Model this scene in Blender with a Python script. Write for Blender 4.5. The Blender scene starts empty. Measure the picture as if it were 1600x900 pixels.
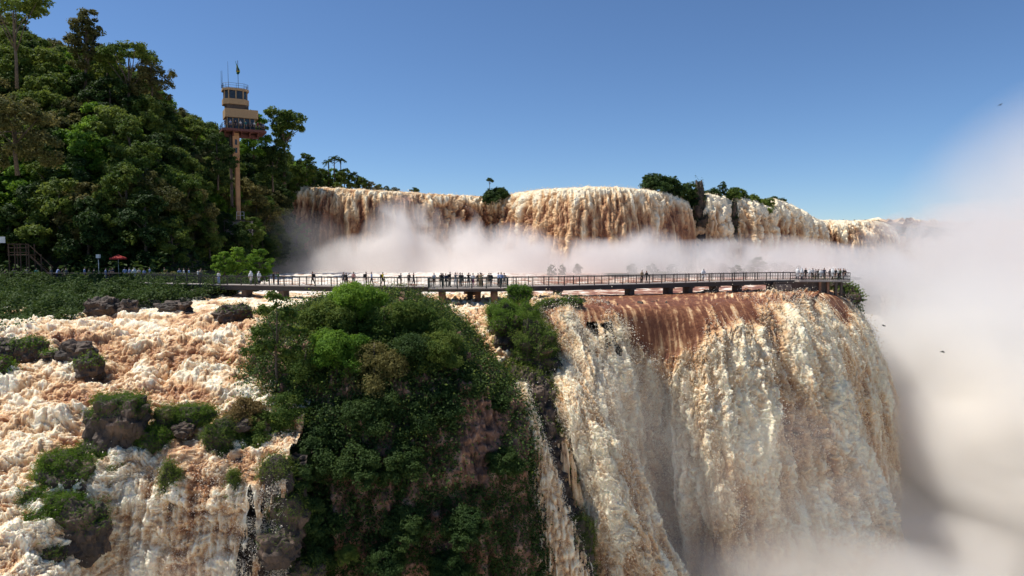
import bpy, math, random, time
import numpy as np
T0 = time.time()
rng = np.random.default_rng(7)
random.seed(7)
sc = bpy.context.scene
COL = sc.collection
FPX, CX, CY, HOR = 1067.0, 800.0, 450.0, 385.0
PITCH = math.atan((CY - HOR) / FPX)
_c, _s = math.cos(PITCH), math.sin(PITCH)

# ------------------------------------------------------------------ survey: bearing and depression to a point in metres
def P(px, py, Y):
    u = (px - CX) / FPX; v = (py - CY) / FPX
    k = Y / (_c - v * _s)
    return np.array([u * k, Y, (-_s - v * _c) * k])

def proj(p):
    x, y, z = p
    f = y * _c - z * _s; up = y * _s + z * _c
    return CX + FPX * x / f, CY - FPX * up / f

# ------------------------------------------------------------------ noise
_perm = np.random.default_rng(3).permutation(256).astype(np.int32)
_perm = np.concatenate([_perm, _perm])
_g = np.random.default_rng(4).normal(size=(256, 3)).astype(np.float32)
_g /= np.linalg.norm(_g, axis=1)[:, None]
def perlin(q):
    q = q.astype(np.float32)
    i = np.floor(q).astype(np.int32); f = q - i; i &= 255
    w = f * f * f * (f * (f * 6 - 15) + 10)
    out = 0
    for dx in (0, 1):
        a = _perm[(i[:, 0] + dx) & 255]; wx = w[:, 0] if dx else 1 - w[:, 0]
        for dy in (0, 1):
            b = _perm[a + ((i[:, 1] + dy) & 255)]; wy = w[:, 1] if dy else 1 - w[:, 1]
            for dz in (0, 1):
                h = _perm[b + ((i[:, 2] + dz) & 255)]; wz = w[:, 2] if dz else 1 - w[:, 2]
                g = _g[h]
                d = g[:, 0] * (f[:, 0] - dx) + g[:, 1] * (f[:, 1] - dy) + g[:, 2] * (f[:, 2] - dz)
                out = out + wx * wy * wz * d
    return out * 1.6
def fbm(q, oct=4, gain=0.5, lac=2.03):
    s = 0; a = 1.0; t = 0
    for k in range(oct):
        s = s + a * perlin(q * lac ** k + 17.3 * k); t += a; a *= gain
    return s / t
def billow(q, oct=4, gain=0.55, lac=2.1):
    s = 0; a = 1.0; t = 0
    for k in range(oct):
        s = s + a * np.abs(perlin(q * lac ** k + 31.7 * k)); t += a; a *= gain
    return s / t * 2.2            # about 0 .. 1
def sstep(a, b, x):
    t = np.clip((x - a) / (b - a), 0, 1); return t * t * (3 - 2 * t)

# ------------------------------------------------------------------ objects
def link(o, parent=None):
    COL.objects.link(o)
    if parent is not None: o.parent = parent
    return o
def mesh_np(name, V, F, mats, parent=None, smooth=True, attrs=None, midx=None):
    me = bpy.data.meshes.new(name)
    V = np.asarray(V, dtype=np.float32); F = np.asarray(F, dtype=np.int32)
    n, k = F.shape
    me.vertices.add(len(V)); me.vertices.foreach_set('co', V.ravel())
    me.loops.add(n * k); me.loops.foreach_set('vertex_index', F.ravel())
    me.polygons.add(n)
    me.polygons.foreach_set('loop_start', np.arange(0, n * k, k, dtype=np.int32))
    me.polygons.foreach_set('loop_total', np.full(n, k, dtype=np.int32))
    me.polygons.foreach_set('use_smooth', np.full(n, smooth, dtype=bool))
    if midx is not None: me.polygons.foreach_set('material_index', np.asarray(midx, dtype=np.int32))
    if attrs:
        for an, av in attrs.items():
            a = me.attributes.new(an, 'FLOAT', 'POINT'); a.data.foreach_set('value', np.asarray(av, dtype=np.float32))
    for m in (mats if isinstance(mats, (list, tuple)) else [mats]): me.materials.append(m)
    me.update(calc_edges=True)
    o = bpy.data.objects.new(name, me)
    return link(o, parent)
def empty(name, loc=(0, 0, 0), rz=0.0):
    o = bpy.data.objects.new(name, None); o.location = loc; o.rotation_euler = (0, 0, rz)
    o.empty_display_size = 0.5
    return link(o)
def tag(o, label=None, cat=None, group=None, kind=None):
    if label: o['label'] = label
    if cat: o['category'] = cat
    if group: o['group'] = group
    if kind: o['kind'] = kind
    return o
class MB:
    """collects boxes, tubes and lathes for one mesh"""
    def __init__(s): s.v = []; s.f = []; s.n = 0
    def add(s, V, F):
        V = np.asarray(V, float); s.v.append(V); s.f += [tuple(int(i) + s.n for i in f) for f in F]; s.n += len(V)
    def box(s, c, d, rz=0.0):
        x, y, z = [k / 2 for k in d]
        V = np.array([(i * x, j * y, k * z) for i in (-1, 1) for j in (-1, 1) for k in (-1, 1)])
        ca, sa = math.cos(rz), math.sin(rz)
        V = np.stack([V[:, 0] * ca - V[:, 1] * sa, V[:, 0] * sa + V[:, 1] * ca, V[:, 2]], 1) + np.array(c)
        s.add(V, [(0, 1, 3, 2), (4, 6, 7, 5), (0, 4, 5, 1), (2, 3, 7, 6), (0, 2, 6, 4), (1, 5, 7, 3)])
    def sweep(s, pts, w, h):
        """rectangular section swept along pts (top centre line), width w, height h downwards"""
        pts = np.asarray(pts, float); T = np.gradient(pts, axis=0); T[:, 2] = 0
        T /= np.linalg.norm(T, axis=1)[:, None]; N = np.stack([-T[:, 1], T[:, 0], 0 * T[:, 0]], 1)
        up = np.array([0, 0, 1.0]); R = []
        for p, n in zip(pts, N):
            R += [p + n * w / 2, p - n * w / 2, p - n * w / 2 - up * h, p + n * w / 2 - up * h]
        F = []
        for i in range(len(pts) - 1):
            for k in range(4):
                F.append((i * 4 + k, i * 4 + (k + 1) % 4, i * 4 + 4 + (k + 1) % 4, i * 4 + 4 + k))
        F += [(0, 3, 2, 1), tuple((len(pts) - 1) * 4 + k for k in range(4))]
        s.add(R, F)
    def tube(s, pts, rad, n=7):
        pts = [np.asarray(p, float) for p in pts]
        if not hasattr(rad, '__len__'): rad = [rad] * len(pts)
        R = []
        for i, p in enumerate(pts):
            t = pts[min(i + 1, len(pts) - 1)] - pts[max(i - 1, 0)]; t = t / (np.linalg.norm(t) + 1e-9)
            a = np.array([0, 0, 1.0]) if abs(t[2]) < .9 else np.array([1.0, 0, 0])
            u = np.cross(t, a); u /= np.linalg.norm(u); w = np.cross(t, u)
            for k in range(n):
                an = 2 * math.pi * k / n; R.append(p + rad[i] * (math.cos(an) * u + math.sin(an) * w))
        F = []
        for i in range(len(pts) - 1):
            for k in range(n):
                F.append((i * n + k, i * n + (k + 1) % n, (i + 1) * n + (k + 1) % n, (i + 1) * n + k))
        F += [tuple(range(n - 1, -1, -1)), tuple((len(pts) - 1) * n + k for k in range(n))]
        s.add(R, F)
    def prism(s, poly, z0, z1):
        n = len(poly); V = [(x, y, z0) for x, y in poly] + [(x, y, z1) for x, y in poly]
        F = [(k, (k + 1) % n, n + (k + 1) % n, n + k) for k in range(n)] + [tuple(range(n - 1, -1, -1)), tuple(range(n, 2 * n))]
        s.add(V, F)
    def build(s, name, mat, parent=None, smooth=False):
        me = bpy.data.meshes.new(name)
        me.from_pydata([tuple(p) for p in np.concatenate(s.v)], [], s.f)
        if smooth: me.polygons.foreach_set('use_smooth', [True] * len(me.polygons))
        me.materials.append(mat); me.update()
        return link(bpy.data.objects.new(name, me), parent)

# ------------------------------------------------------------------ materials
def newmat(name):
    m = bpy.data.materials.new(name); m.use_nodes = True
    nt = m.node_tree; b = nt.nodes['Principled BSDF']; return m, nt, b
def N(nt, t, **kw):
    n = nt.nodes.new(t)
    for k, v in kw.items():
        if k in n.inputs.keys() if hasattr(n.inputs, 'keys') else False: n.inputs[k].default_value = v
        else: setattr(n, k, v)
    return n
def ramp(nt, stops, src):
    r = nt.nodes.new('ShaderNodeValToRGB'); e = r.color_ramp.elements
    while len(e) < len(stops): e.new(0.5)
    for k, (p, c) in enumerate(stops): e[k].position = p; e[k].color = (*c, 1)
    nt.links.new(src, r.inputs['Fac']); return r
def math_n(nt, op, a, b=None, clamp=False):
    n = nt.nodes.new('ShaderNodeMath'); n.operation = op; n.use_clamp = clamp
    for i, x in enumerate((a, b)):
        if x is None: continue
        if isinstance(x, (int, float)): n.inputs[i].default_value = x
        else: nt.links.new(x, n.inputs[i])
    return n.outputs[0]
def plain(name, col, rough=0.7, metal=0.0, var=0.15, scale=3.0, bump=0.0):
    m, nt, b = newmat(name)
    tc = nt.nodes.new('ShaderNodeTexCoord'); no = nt.nodes.new('ShaderNodeTexNoise'); no.inputs['Scale'].default_value = scale
    no.inputs['Detail'].default_value = 5
    nt.links.new(tc.outputs['Object'], no.inputs['Vector'])
    r = ramp(nt, [(0.3, [max(0, c * (1 - var)) for c in col]), (0.7, [min(1, c * (1 + var)) for c in col])], no.outputs['Fac'])
    nt.links.new(r.outputs[0], b.inputs['Base Color']); b.inputs['Roughness'].default_value = rough; b.inputs['Metallic'].default_value = metal
    if bump:
        bp = nt.nodes.new('ShaderNodeBump'); bp.inputs['Strength'].default_value = bump; nt.links.new(no.outputs['Fac'], bp.inputs['Height'])
        nt.links.new(bp.outputs[0], b.inputs['Normal'])
    return m
def water_mat(name, stops, stretch=(1, 1, 1), scale=1.5, rough=0.55, bump=0.5, spec=0.25, bdist=0.25, sss=0.0):
    """muddy water: colour follows how much air is whipped into it (attribute foam) plus fine grain"""
    m, nt, b = newmat(name)
    at = nt.nodes.new('ShaderNodeAttribute'); at.attribute_name = 'foam'
    ge = nt.nodes.new('ShaderNodeNewGeometry'); mp = nt.nodes.new('ShaderNodeMapping'); mp.inputs['Scale'].default_value = stretch
    nt.links.new(ge.outputs['Position'], mp.inputs['Vector'])
    n1 = nt.nodes.new('ShaderNodeTexNoise'); n1.inputs['Scale'].default_value = scale; n1.inputs['Detail'].default_value = 8; n1.inputs['Roughness'].default_value = 0.7
    n1.inputs['Distortion'].default_value = 0.6
    nt.links.new(mp.outputs[0], n1.inputs['Vector'])
    a = math_n(nt, 'SUBTRACT', n1.outputs['Fac'], 0.5); a = math_n(nt, 'MULTIPLY', a, 1.2)
    a = math_n(nt, 'ADD', a, at.outputs['Fac'], True)
    r = ramp(nt, stops, a); nt.links.new(r.outputs[0], b.inputs['Base Color'])
    b.inputs['Specular IOR Level'].default_value = spec
    rr = nt.nodes.new('ShaderNodeMapRange'); rr.inputs['To Min'].default_value = rough; rr.inputs['To Max'].default_value = 1.0; rr.inputs['From Min'].default_value = .2; rr.inputs['From Max'].default_value = .6; nt.links.new(a, rr.inputs['Value']); nt.links.new(rr.outputs[0], b.inputs['Roughness'])
    b.inputs['Subsurface Weight'].default_value = sss; b.inputs['Subsurface Radius'].default_value = (1.0, .8, .6); b.inputs['Subsurface Scale'].default_value = .25
    n2 = nt.nodes.new('ShaderNodeTexNoise'); n2.inputs['Scale'].default_value = scale * 2.6; n2.inputs['Detail'].default_value = 6; n2.inputs['Roughness'].default_value = 0.75
    nt.links.new(mp.outputs[0], n2.inputs['Vector'])
    bp = nt.nodes.new('ShaderNodeBump'); bp.inputs['Strength'].default_value = bump; bp.inputs['Distance'].default_value = bdist
    nt.links.new(n2.outputs['Fac'], bp.inputs['Height']); nt.links.new(bp.outputs[0], b.inputs['Normal'])
    return m
MUD = [(0.0, (0.17, 0.062, 0.030)), (0.25, (0.34, 0.155, 0.075)), (0.5, (0.60, 0.36, 0.185)), (0.75, (0.80, 0.58, 0.345)), (1.0, (0.95, 0.84, 0.62))]
M = {}
M['fall'] = water_mat('falling muddy water', MUD, (1, 1, 0.45), 1.1, bump=0.30, sss=.55)
M['farfall'] = water_mat('far falling muddy water', MUD, (1, 1, 0.22), 0.55, bump=0.45, bdist=0.6)
M['rapid'] = water_mat('rapids water', [(0.0, (0.22, 0.09, 0.038)), (0.28, (0.42, 0.21, 0.10)), (0.5, (0.62, 0.38, 0.20)), (0.75, (0.82, 0.62, 0.39)), (1.0, (0.95, 0.85, 0.66))], (1, 1, 1), 1.6, bump=0.28, rough=0.4, sss=.55)
M['river'] = water_mat('brown river water', [(0.0, (0.24, 0.095, 0.055)), (0.4, (0.36, 0.16, 0.10)), (0.6, (0.55, 0.36, 0.26)), (0.8, (0.80, 0.70, 0.58)), (1.0, (0.9, 0.85, 0.77))], (0.6, 1.0, 1), 0.9, bump=0.4, rough=0.35)
M['pool'] = water_mat('foaming pool water', [(0.0, (0.5, 0.36, 0.24)), (0.5, (0.72, 0.6, 0.46)), (1.0, (0.88, 0.82, 0.72))], (1, 1, 1), 0.12, bump=0.8, bdist=2.0)

def rock_mat(name, c0, c1, c2, scale=0.8):
    m, nt, b = newmat(name)
    ge = nt.nodes.new('ShaderNodeNewGeometry'); mp = nt.nodes.new('ShaderNodeMapping'); mp.inputs['Scale'].default_value = (1, 1, 0.6)
    nt.links.new(ge.outputs['Position'], mp.inputs['Vector'])
    n1 = nt.nodes.new('ShaderNodeTexNoise'); n1.inputs['Scale'].default_value = scale; n1.inputs['Detail'].default_value = 9; n1.inputs['Roughness'].default_value = 0.65
    nt.links.new(mp.outputs[0], n1.inputs['Vector'])
    r = ramp(nt, [(0.35, c0), (0.52, c1), (0.68, c2)], n1.outputs['Fac']); nt.links.new(r.outputs[0], b.inputs['Base Color'])
    b.inputs['Roughness'].default_value = 0.75
    vo = nt.nodes.new('ShaderNodeTexVoronoi'); vo.feature = 'DISTANCE_TO_EDGE'; vo.inputs['Scale'].default_value = scale * 1.6; nt.links.new(mp.outputs[0], vo.inputs['Vector'])
    mx = math_n(nt, 'MULTIPLY', vo.outputs['Distance'], 0.8); ad = math_n(nt, 'ADD', mx, n1.outputs['Fac'])
    bp = nt.nodes.new('ShaderNodeBump'); bp.inputs['Strength'].default_value = 0.9; bp.inputs['Distance'].default_value = 0.35
    nt.links.new(ad, bp.inputs['Height']); nt.links.new(bp.outputs[0], b.inputs['Normal'])
    return m
M['rock'] = rock_mat('wet dark basalt', (0.030, 0.023, 0.018), (0.07, 0.048, 0.034), (0.17, 0.11, 0.075))
M['redrock'] = rock_mat('weathered red basalt', (0.05, 0.028, 0.02), (0.28, 0.145, 0.09), (0.58, 0.38, 0.27), 0.9)
M['soil'] = rock_mat('forest floor', (0.02, 0.022, 0.012), (0.035, 0.04, 0.02), (0.06, 0.05, 0.03), 0.5)

def leaf_mat(name, dark, mid, light, trans=0.35, scale=0.35):
    m, nt, b = newmat(name); nt.nodes.remove(b); out = nt.nodes['Material Output']
    oi = nt.nodes.new('ShaderNodeObjectInfo'); at = nt.nodes.new('ShaderNodeAttribute'); at.attribute_name = 'tone'
    ge = nt.nodes.new('ShaderNodeNewGeometry'); n1 = nt.nodes.new('ShaderNodeTexNoise'); n1.inputs['Scale'].default_value = scale; n1.inputs['Detail'].default_value = 4
    nt.links.new(ge.outputs['Position'], n1.inputs['Vector'])
    a = math_n(nt, 'MULTIPLY', n1.outputs['Fac'], 0.55); r_ = math_n(nt, 'MULTIPLY', oi.outputs['Random'], 0.3); a = math_n(nt, 'ADD', a, r_)
    t_ = math_n(nt, 'MULTIPLY', at.outputs['Fac'], 0.5); a = math_n(nt, 'ADD', a, t_, True)
    r = ramp(nt, [(0.2, dark), (0.5, mid), (0.85, light)], a)
    d = nt.nodes.new('ShaderNodeBsdfPrincipled'); d.inputs['Roughness'].default_value = 0.6; d.inputs['Specular IOR Level'].default_value = 0.12
    tr = nt.nodes.new('ShaderNodeBsdfTranslucent'); mx = nt.nodes.new('ShaderNodeMixShader'); mx.inputs[0].default_value = trans
    hs = nt.nodes.new('ShaderNodeHueSaturation'); hs.inputs['Hue'].default_value = 0.485; hs.inputs['Value'].default_value = 1.5; hs.inputs['Saturation'].default_value = 1.05
    nt.links.new(r.outputs[0], d.inputs['Base Color']); nt.links.new(r.outputs[0], hs.inputs['Color']); nt.links.new(hs.outputs[0], tr.inputs['Color'])
    nt.links.new(d.outputs[0], mx.inputs[1]); nt.links.new(tr.outputs[0], mx.inputs[2]); nt.links.new(mx.outputs[0], out.inputs['Surface'])
    return m
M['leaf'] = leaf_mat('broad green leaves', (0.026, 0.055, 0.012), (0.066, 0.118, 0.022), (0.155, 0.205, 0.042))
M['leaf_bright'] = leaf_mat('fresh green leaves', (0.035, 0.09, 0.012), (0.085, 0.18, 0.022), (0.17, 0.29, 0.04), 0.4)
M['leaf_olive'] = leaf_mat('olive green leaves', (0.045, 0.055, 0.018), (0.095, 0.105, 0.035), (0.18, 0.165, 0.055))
M['leaf_dark_shade'] = leaf_mat('dark green and shade toned leaves', (0.014, 0.032, 0.010), (0.030, 0.062, 0.016), (0.06, 0.10, 0.025), 0.25)  # dark foliage colour, also paints shade on the island front and bank
M['leaf_rust'] = leaf_mat('rusty young leaves', (0.05, 0.045, 0.015), (0.10, 0.078, 0.028), (0.19, 0.135, 0.05), 0.3)
M['grass'] = leaf_mat('wet green grass', (0.03, 0.07, 0.010), (0.065, 0.14, 0.016), (0.12, 0.20, 0.03), 0.4, 0.8)
M['bark'] = plain('grey brown bark', (0.11, 0.085, 0.06), 0.85, var=0.35, scale=4, bump=0.5)

# ------------------------------------------------------------------ sheets of terrain and water
def crw(n, m):
    """catmull-rom weights: n samples over m control points"""
    W = np.zeros((n, m)); t = np.linspace(0, m - 1, n)
    for i, x in enumerate(t):
        k = min(int(x), m - 2); f = x - k
        w = [-.5 * f**3 + f * f - .5 * f, 1.5 * f**3 - 2.5 * f * f + 1, -1.5 * f**3 + 2 * f * f + .5 * f, .5 * f**3 - .5 * f * f]
        for j in range(4):
            q = k - 1 + j
            if q < 0: W[i, 0] += 2 * w[j]; W[i, 1] -= w[j]
            elif q > m - 1: W[i, m - 1] += 2 * w[j]; W[i, m - 2] -= w[j]
            else: W[i, q] += w[j]
    return W
def grid_faces(nr, nc):
    i = np.arange(nr * nc).reshape(nr, nc)
    return np.stack([i[:-1, :-1], i[1:, :-1], i[1:, 1:], i[:-1, 1:]], -1).reshape(-1, 4)
def normals(G, face=None):
    du = np.gradient(G, axis=1); dv = np.gradient(G, axis=0)
    n = np.cross(dv, du); n /= (np.linalg.norm(n, axis=2)[..., None] + 1e-9)
    return n
class Sheet:
    def __init__(s, ctrl, nr, nc, pix=True):
        C = np.array([[P(*c) if pix else c for c in row] for row in ctrl], float)
        s.G = np.einsum('ia,abk,jb->ijk', crw(nr, C.shape[0]), C, crw(nc, C.shape[1]))
        s.nr, s.nc = nr, nc
        s.N = normals(s.G)
        if (s.N * (-s.G)).sum(-1).mean() < 0: s.N = -s.N; s.flip = True
        else: s.flip = False
        s.v = np.repeat(np.linspace(0, 1, nr)[:, None], nc, 1); s.u = np.repeat(np.linspace(0, 1, nc)[None], nr, 0)
    @property
    def p(s): return s.G.reshape(-1, 3)
    def disp(s, d): s.G = s.G + s.N * d.reshape(s.nr, s.nc)[..., None]
    def renorm(s):
        n = normals(s.G); s.N = -n if s.flip else n
    def build(s, name, mat, foam=None, keep=None, parent=None, attr='foam'):
        F = grid_faces(s.nr, s.nc)
        if s.flip: F = F[:, ::-1]
        if keep is not None:
            k = keep.reshape(-1); F = F[k[F].all(1)]
        V = s.p
        if keep is not None:
            used = np.unique(F); mp = np.full(len(V), -1); mp[used] = np.arange(len(used)); V = V[used]; F = mp[F]
            if foam is not None: foam = foam.reshape(-1)[used]
        return mesh_np(name, V, F, mat, parent, attrs={attr: foam.reshape(-1)} if foam is not None else None)
def flow_coords(S):
    da = np.linalg.norm(np.diff(S.G, axis=1), axis=2); db = np.linalg.norm(np.diff(S.G, axis=0), axis=2)
    a = np.concatenate([[0], np.cumsum(np.median(da, axis=0))]); b = np.concatenate([[0], np.cumsum(np.median(db, axis=1))])
    return np.repeat(a[None], S.nr, 0).reshape(-1), np.repeat(b[:, None], S.nc, 1).reshape(-1)
def wn(p, sx, sy=None, sz=None, off=0.0):
    sy = sy or sx; sz = sz or sx
    return p / np.array([sx, sy, sz]) + off

def flecks(name, S, n, size, spread, mat, parent, foamv=0.9, mask=None, grav=0.0, seed=1):
    """drops and rags of spray thrown off a sheet of water"""
    r = np.random.default_rng(seed)
    w = np.ones(S.nr * S.nc) if mask is None else np.clip(mask.reshape(-1), 0, None)
    idx = r.choice(S.nr * S.nc, n, p=w / w.sum())
    p = S.p[idx] + S.N.reshape(-1, 3)[idx] * (r.exponential(spread, n)[:, None]) + r.normal(0, spread * .4, (n, 3))
    p[:, 2] -= grav * r.random(n)
    sz = size * (0.4 + r.exponential(0.6, n)).clip(0.3, 2.2)
    a = r.normal(size=(n, 3)); a /= np.linalg.norm(a, axis=1)[:, None]
    b = np.cross(a, r.normal(size=(n, 3))); b /= np.linalg.norm(b, axis=1)[:, None]; c = np.cross(a, b)
    V = np.stack([p + a * sz[:, None], p + b * sz[:, None] * .8, p - (a + b) * sz[:, None] * .6, p + c * sz[:, None] * .7], 1).reshape(-1, 3)
    k = np.arange(n)[:, None] * 4
    F = np.concatenate([k + [0, 1, 2], k + [0, 3, 1], k + [1, 3, 2], k + [2, 3, 0]])
    o = mesh_np(name, V, F, mat, parent, smooth=True, attrs={'foam': np.full(len(V), foamv)})
    tag(o, kind='stuff'); return o

# ---- leaves
def leaves_mesh(name, pos, nrm, size, mat, parent=None, seed=1, jitter=0.7, tone=None, aspect=0.55):
    r = np.random.default_rng(seed); n = len(pos)
    d = nrm + r.normal(0, jitter, (n, 3)); d /= np.linalg.norm(d, axis=1)[:, None] + 1e-9
    a = np.cross(d, r.normal(size=(n, 3))); a /= np.linalg.norm(a, axis=1)[:, None] + 1e-9
    b = np.cross(d, a); s = (size * r.uniform(0.6, 1.35, n))[:, None]
    V = np.stack([pos - a * s, pos - b * s * aspect + d * s * .12, pos + a * s, pos + b * s * aspect + d * s * .12], 1).reshape(-1, 3)
    F = np.arange(n * 4).reshape(n, 4)
    t = np.repeat(r.random(n) if tone is None else tone, 4)
    return mesh_np(name, V, F, mat, parent, smooth=False, attrs={'tone': t})
def crown_points(blobs, n_clump, per, cr, seed, flat=0.7, shell=(0.62, 1.0)):
    r = np.random.default_rng(seed)
    vol = np.array([b[1] ** 2 for b in blobs]); bi = r.choice(len(blobs), n_clump, p=vol / vol.sum())
    C = np.array([b[0] for b in blobs], float)[bi]; R = np.array([b[1] for b in blobs])[bi]; Z = np.array([b[2] for b in blobs])[bi]
    d = r.normal(size=(n_clump, 3)); d[:, 2] = d[:, 2] + 0.35; d /= np.linalg.norm(d, axis=1)[:, None]
    rad = r.uniform(*shell, n_clump) * R
    cc = C + d * rad[:, None] * np.stack([np.ones(n_clump), np.ones(n_clump), Z], 1)
    crr = cr * r.uniform(0.6, 1.4, n_clump)
    k = r.normal(size=(n_clump, per, 3)); k /= np.linalg.norm(k, axis=2)[..., None]
    k[..., 2] *= flat
    q = cc[:, None] + k * (r.random((n_clump, per, 1)) ** 0.4) * crr[:, None, None]
    nr_ = k * 0.6 + d[:, None] * 0.5 + np.array([0, 0, 0.7])
    tone = np.repeat(r.random(n_clump), per) * 0.7 + r.random(n_clump * per) * 0.3
    return q.reshape(-1, 3), nr_.reshape(-1, 3), tone
def trunk_mb(h, r0, blobs, seed, lean=0.0):
    r = random.Random(seed); mb = MB()
    top = np.array([lean, 0, h]); pts = [np.array([0, 0, -0.8]), np.array([r.uniform(-.1, .1) * h * .3 + lean * .2, r.uniform(-.1, .1) * h * .2, h * .35]), np.array([lean * .6 + r.uniform(-.1, .1), 0.1, h * .7]), top]
    mb.tube(pts, [r0 * 1.3, r0, r0 * .75, r0 * .4], 8)
    for b in blobs:
        c = np.array(b[0]); st = pts[1] + (pts[2] - pts[1]) * r.uniform(0.1, 1.0); mid = (st + c) / 2 + np.array([r.uniform(-.4, .4), r.uniform(-.4, .4), r.uniform(-.2, .5)])
        mb.tube([st, mid, c], [r0 * .55, r0 * .35, r0 * .15], 6)
    return mb
def make_tree(name, label, h, cr, mat, seed, n_clump=150, per=60, leaf=0.26, sub=6, ratio=0.75, trunk=0.25, spread=0.65, cl=0.22, parent_loc=(0, 0, 0), cat='tree', blobs=None, shell=(0.62, 1.0)):
    r = random.Random(seed); root = empty(name, parent_loc); tag(root, label, cat)
    if blobs is None:
        blobs = [((0, 0, h - cr * ratio * .9), cr * .62, ratio)]
        for k in range(sub):
            a = 2 * math.pi * (k + r.random() * .7) / sub; q = cr * spread * r.uniform(.65, 1.1)
            blobs.append(((q * math.cos(a), q * math.sin(a), h - cr * ratio * r.uniform(.7, 1.9)), cr * r.uniform(.32, .5), ratio * r.uniform(.75, 1.05)))
    p, n, t = crown_points(blobs, n_clump, per, cr * cl, seed, shell=shell)
    trunk_mb(h * .8, trunk, blobs[:7], seed).build('trunk', M['bark'], root, True)
    leaves_mesh('crown', p, n, leaf, mat, root, seed, tone=t)
    return root
def children(o): return list(o.children)
def dup(root, loc, rz=0.0, s=1.0, label=None, group=None, mat=None):
    c = root.copy(); COL.objects.link(c); c.location = loc; c.rotation_euler = (0, 0, rz); c.scale = (s, s, s) if not hasattr(s, '__len__') else s
    if label: c['label'] = label
    if group: c['group'] = group
    for ch in root.children:
        d = ch.copy(); COL.objects.link(d); d.parent = c
        if mat is not None and ch.name.startswith('crown'):
            d.material_slots[0].link = 'OBJECT'; d.material_slots[0].material = mat
        for g in ch.children:
            e = g.copy(); COL.objects.link(e); e.parent = d
    return c

# ================================================================== WATER AND ROCK
def structure(o, label=None): tag(o, label, kind='structure'); return o
# ---- gorge floor: foaming pool that reaches far out
def big_pool():
    xs = np.concatenate([[-3000, -1200, -500, -200], np.linspace(-100, 420, 420), [700, 1500, 3000]]); ys = np.concatenate([[-400, -100, 0], np.linspace(20, 480, 380), [700, 1500, 4000]])
    X, Y = np.meshgrid(xs, ys); p = np.stack([X, Y, np.full_like(X, -47.0)], -1).reshape(-1, 3)
    q = p.copy(); q += np.stack([fbm(wn(p, 20, off=3)), fbm(wn(p, 20, off=9)), 0 * p[:, 0]], 1) * 9
    b = billow(wn(q, 26, 34, 20), 5); p[:, 2] += (b - .4) * 7 * (np.abs(p[:, 1] - 240) < 300)
    o = mesh_np('plunge_pool', p, grid_faces(len(ys), len(xs)), M['pool'], attrs={'foam': np.clip(b * .9 + .1, 0, 1)})
    return structure(o, 'churning pale brown pool at the bottom of the gorge')
big_pool()

# ---- river shelf under the footbridge
rows = []
rpx = np.array([150, 300, 450, 600, 750, 830, 900, 1000, 1100, 1200, 1270, 1306])
Yf = np.interp(rpx, [700, 850, 1020, 1170, 1300, 1345], [84, 88, 92, 101, 107.5, 110]); zf = np.interp(rpx, [800, 870], [-6.6, -6.25])
for k_, (dY, Yb) in enumerate(((None, 215), (None, 172), (None, 140), (17, 0), (9, 0), (2, 0), (-1.5, 0), (-4, 0))):
    rows.append([((px - CX) / FPX * (Yb if dY is None else yf + dY), Yb if dY is None else yf + dY, (-6.3, -6.3, -6.4, -6.45, -6.5, z_ - .3, z_ - .65, z_ - 1.5)[k_]) for px, yf, z_ in zip(rpx, Yf, zf)])
R = Sheet(rows, 420, 760, pix=False)
p = R.p
f = fbm(wn(p, 5, 2.4, 3), 5); b = billow(wn(p, 2.6, 1.9, 2, 5), 4)
rough = sstep(8, -6, p[:, 0]) * .6 + .4
R.disp((b - .35) * .34 * rough + fbm(wn(p, 9, 4, 5)) * .22)
foam = .30 + 1.0 * f + (b - .4) * .9 + .38 * sstep(12, -8, p[:, 0]) + .25 * sstep(150, 190, p[:, 1])
structure(R.build('river', M['river'], np.clip(foam, 0, 1)), 'brown river with white foam streaks flowing under the footbridge')

# ---- left rapids
Lc = [
    [(px, 460.5, 92) for px in (-110, 40, 180, 310, 440, 610, 800)],
    [(px, 471, 85) for px in (-110, 40, 175, 305, 430, 600, 790)],
    [(px, 497, 72) for px in (-110, 30, 160, 280, 400, 540, 700)],
    [(px, 535, 63) for px in (-110, 25, 145, 255, 365, 470, 600)],
    [(-110, 590, 57), (25, 592, 57.5), (135, 590, 58), (240, 588, 58.5), (345, 584, 59), (440, 584, 59), (520, 584, 59)],
    [(-110, 625, 54), (25, 628, 54), (135, 628, 54), (240, 628, 54.5), (345, 622, 55), (430, 622, 55), (490, 620, 55)],
    [(-110, 680, 50), (20, 684, 50), (130, 686, 50.5), (240, 682, 51), (345, 678, 51.5), (425, 676, 51.5), (470, 676, 51.5)],
    [(-110, 722, 47.5), (15, 722, 47.5), (125, 722, 48), (240, 717, 48.8), (345, 715, 49), (412, 716, 49), (450, 716, 49)],
    [(-110, 770, 45), (5, 770, 45), (110, 768, 46.2), (215, 752, 47.7), (340, 750, 48), (412, 752, 48), (450, 752, 48)],
    [(-110, 840, 42.3), (0, 840, 42.3), (90, 838, 44), (185, 835, 46.2), (330, 835, 47), (412, 840, 47.2), (450, 840, 47.2)],
    [(-110, 920, 39.6), (0, 920, 39.6), (80, 915, 42), (160, 915, 45), (320, 920, 46.3), (412, 920, 46.7), (450, 920, 46.7)],
    [(-110, 1040, 37), (0, 1040, 37), (60, 1040, 40), (130, 1040, 44), (310, 1040, 45.6), (412, 1040, 46.2), (450, 1040, 46.2)]]
L = Sheet(Lc, 900, 800)
p = L.p; q = p + np.stack([fbm(wn(p, 2.2, off=3), 3), fbm(wn(p, 2.2, off=8), 3), fbm(wn(p, 2.2, off=13), 3)], 1) * .9
px_, py_ = p[:, 0], p[:, 1]
A_, B_ = flow_coords(L)
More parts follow.
